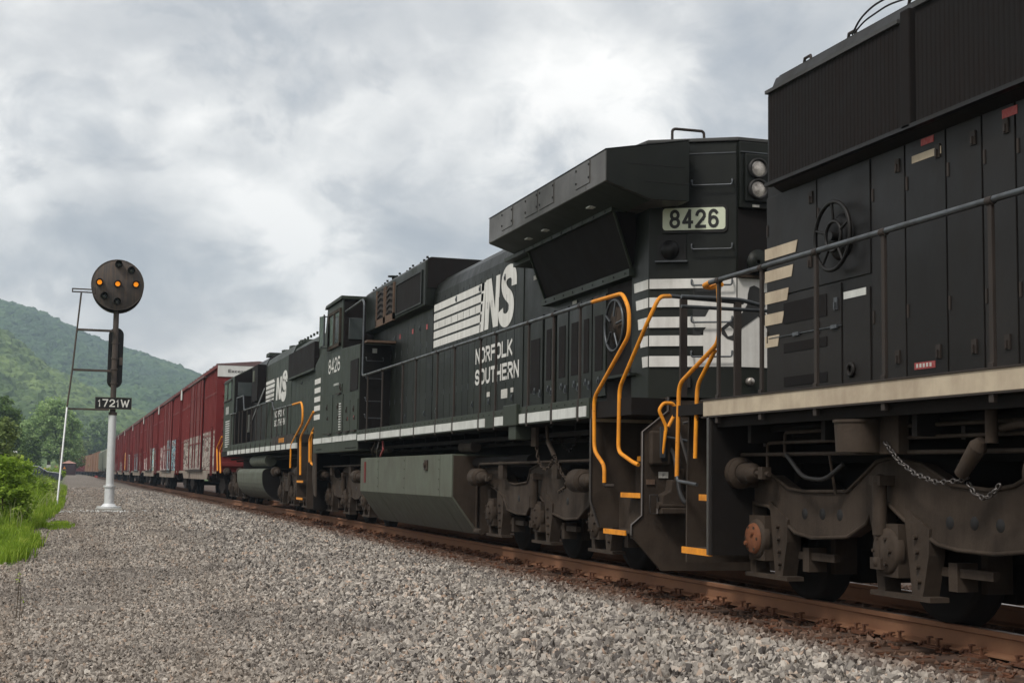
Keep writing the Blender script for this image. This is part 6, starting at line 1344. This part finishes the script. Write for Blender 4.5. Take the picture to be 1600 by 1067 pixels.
for a in (-1.5, 1.3): obj('wheel', MB().cyl((cx0-.35+a, cy-.86, cz+.33), (cx0-.35+a, cy-.6, cz+.33), .33, 20), 'hoodblack', car)
# pale-roofed house behind
hs_ = thing('house', (-9.6, 245, .4), 'white house with a pale pitched roof seen between the trees', 'house'); 
obj('wall', B(-12.5, -7.4, 245, 251, .3, 2.4), 'whitemark', hs_); obj('roof', MB().prx([(244.6, 2.3), (248, 4.2), (251.4, 2.3)], -12.8, -7.1), 'houseroof', hs_)
for k in range(2): obj('window', B(-11.6+k*2.2, -10.8+k*2.2, 244.96, 245, 1.1, 2.0), 'glass', hs_)
po = thing('marker_post', (-2.55, 175, .3), 'short orange post in the grass beside the car', 'post'); obj('post', MB().cyl((-2.55, 175, 0), (-2.55, 175, 1.25), .10, 10).sph((-2.55, 175, 1.25), .13), 'orange', po)
sgn = thing('small_sign', (-2.3, 190, .3), 'small white sign board in the grass left of the hut', 'sign'); obj('board', B(-2.6, -2.1, 190, 190.03, .85, 1.75), 'whitemark', sgn); obj('post', MB().cyl((-2.35, 190.05, 0), (-2.35, 190.05, 1.0), .03, 8), 'chrome', sgn)
gt = thing('crossing_gate_arm', (-1.35, 185, .3), 'red and white striped post with a tilted arm left of the hut', 'post')
for k in range(4): obj('band', MB().cyl((-1.45, 185, .2+k*.28), (-1.45, 185, .2+(k+1)*.28), .07, 8), ('red', 'whitemark')[k % 2], gt)
obj('arm', MB().hexa([(-1.65, 184.95, 1.55), (-1.50, 184.95, 1.7), (-1.15, 184.95, 1.42), (-1.25, 184.95, 1.28)], [(-1.65, 185, 1.55), (-1.50, 185, 1.7), (-1.15, 185, 1.42), (-1.25, 185, 1.28)]), 'shackroof', gt)
ps = thing('utility_pole', (-.75, 140, 0), 'thin brown pole standing close behind the signal ladder', 'pole'); obj('pole', MB().cyl((-.75, 140, 0), (-.70, 140, 3.3), .055, 8), 'bark', ps)
ps = thing('utility_pole', (-2.6, 62, 0), 'short dark post among the shrubs at the left edge', 'pole'); obj('pole', MB().cyl((-2.62, 62, -.2), (-2.58, 62, 2.05), .055, 8).sph((-2.58, 62, 2.05), .07), 'mastdark', ps)
rc = thing('marker_flag', (4.2, 250, 0), 'tiny red marker between the gravel lane and the far train', 'marker'); obj('flag', B(3.55, 3.95, 205, 205.05, -.1, .45), 'red', rc)

# ------------------------------------------------------------------ air
hz_ = MB(); hz_.box(-405, 425, -40, 1650, -6, 232)
m = bpy.data.materials.new('air'); m.use_nodes = True; tt = NT(m.node_tree); tt.N.clear()
pv = tt.n('ShaderNodeVolumePrincipled', ins={'Color': (.66, .83, 1.0, 1), 'Density': .00042, 'Anisotropy': .3}); tt.n('ShaderNodeOutputMaterial', ins={'Volume': pv.outputs[0]})
ho = obj('haze', hz_, m); tag(ho, 'thin pale haze filling the valley', kind='stuff')
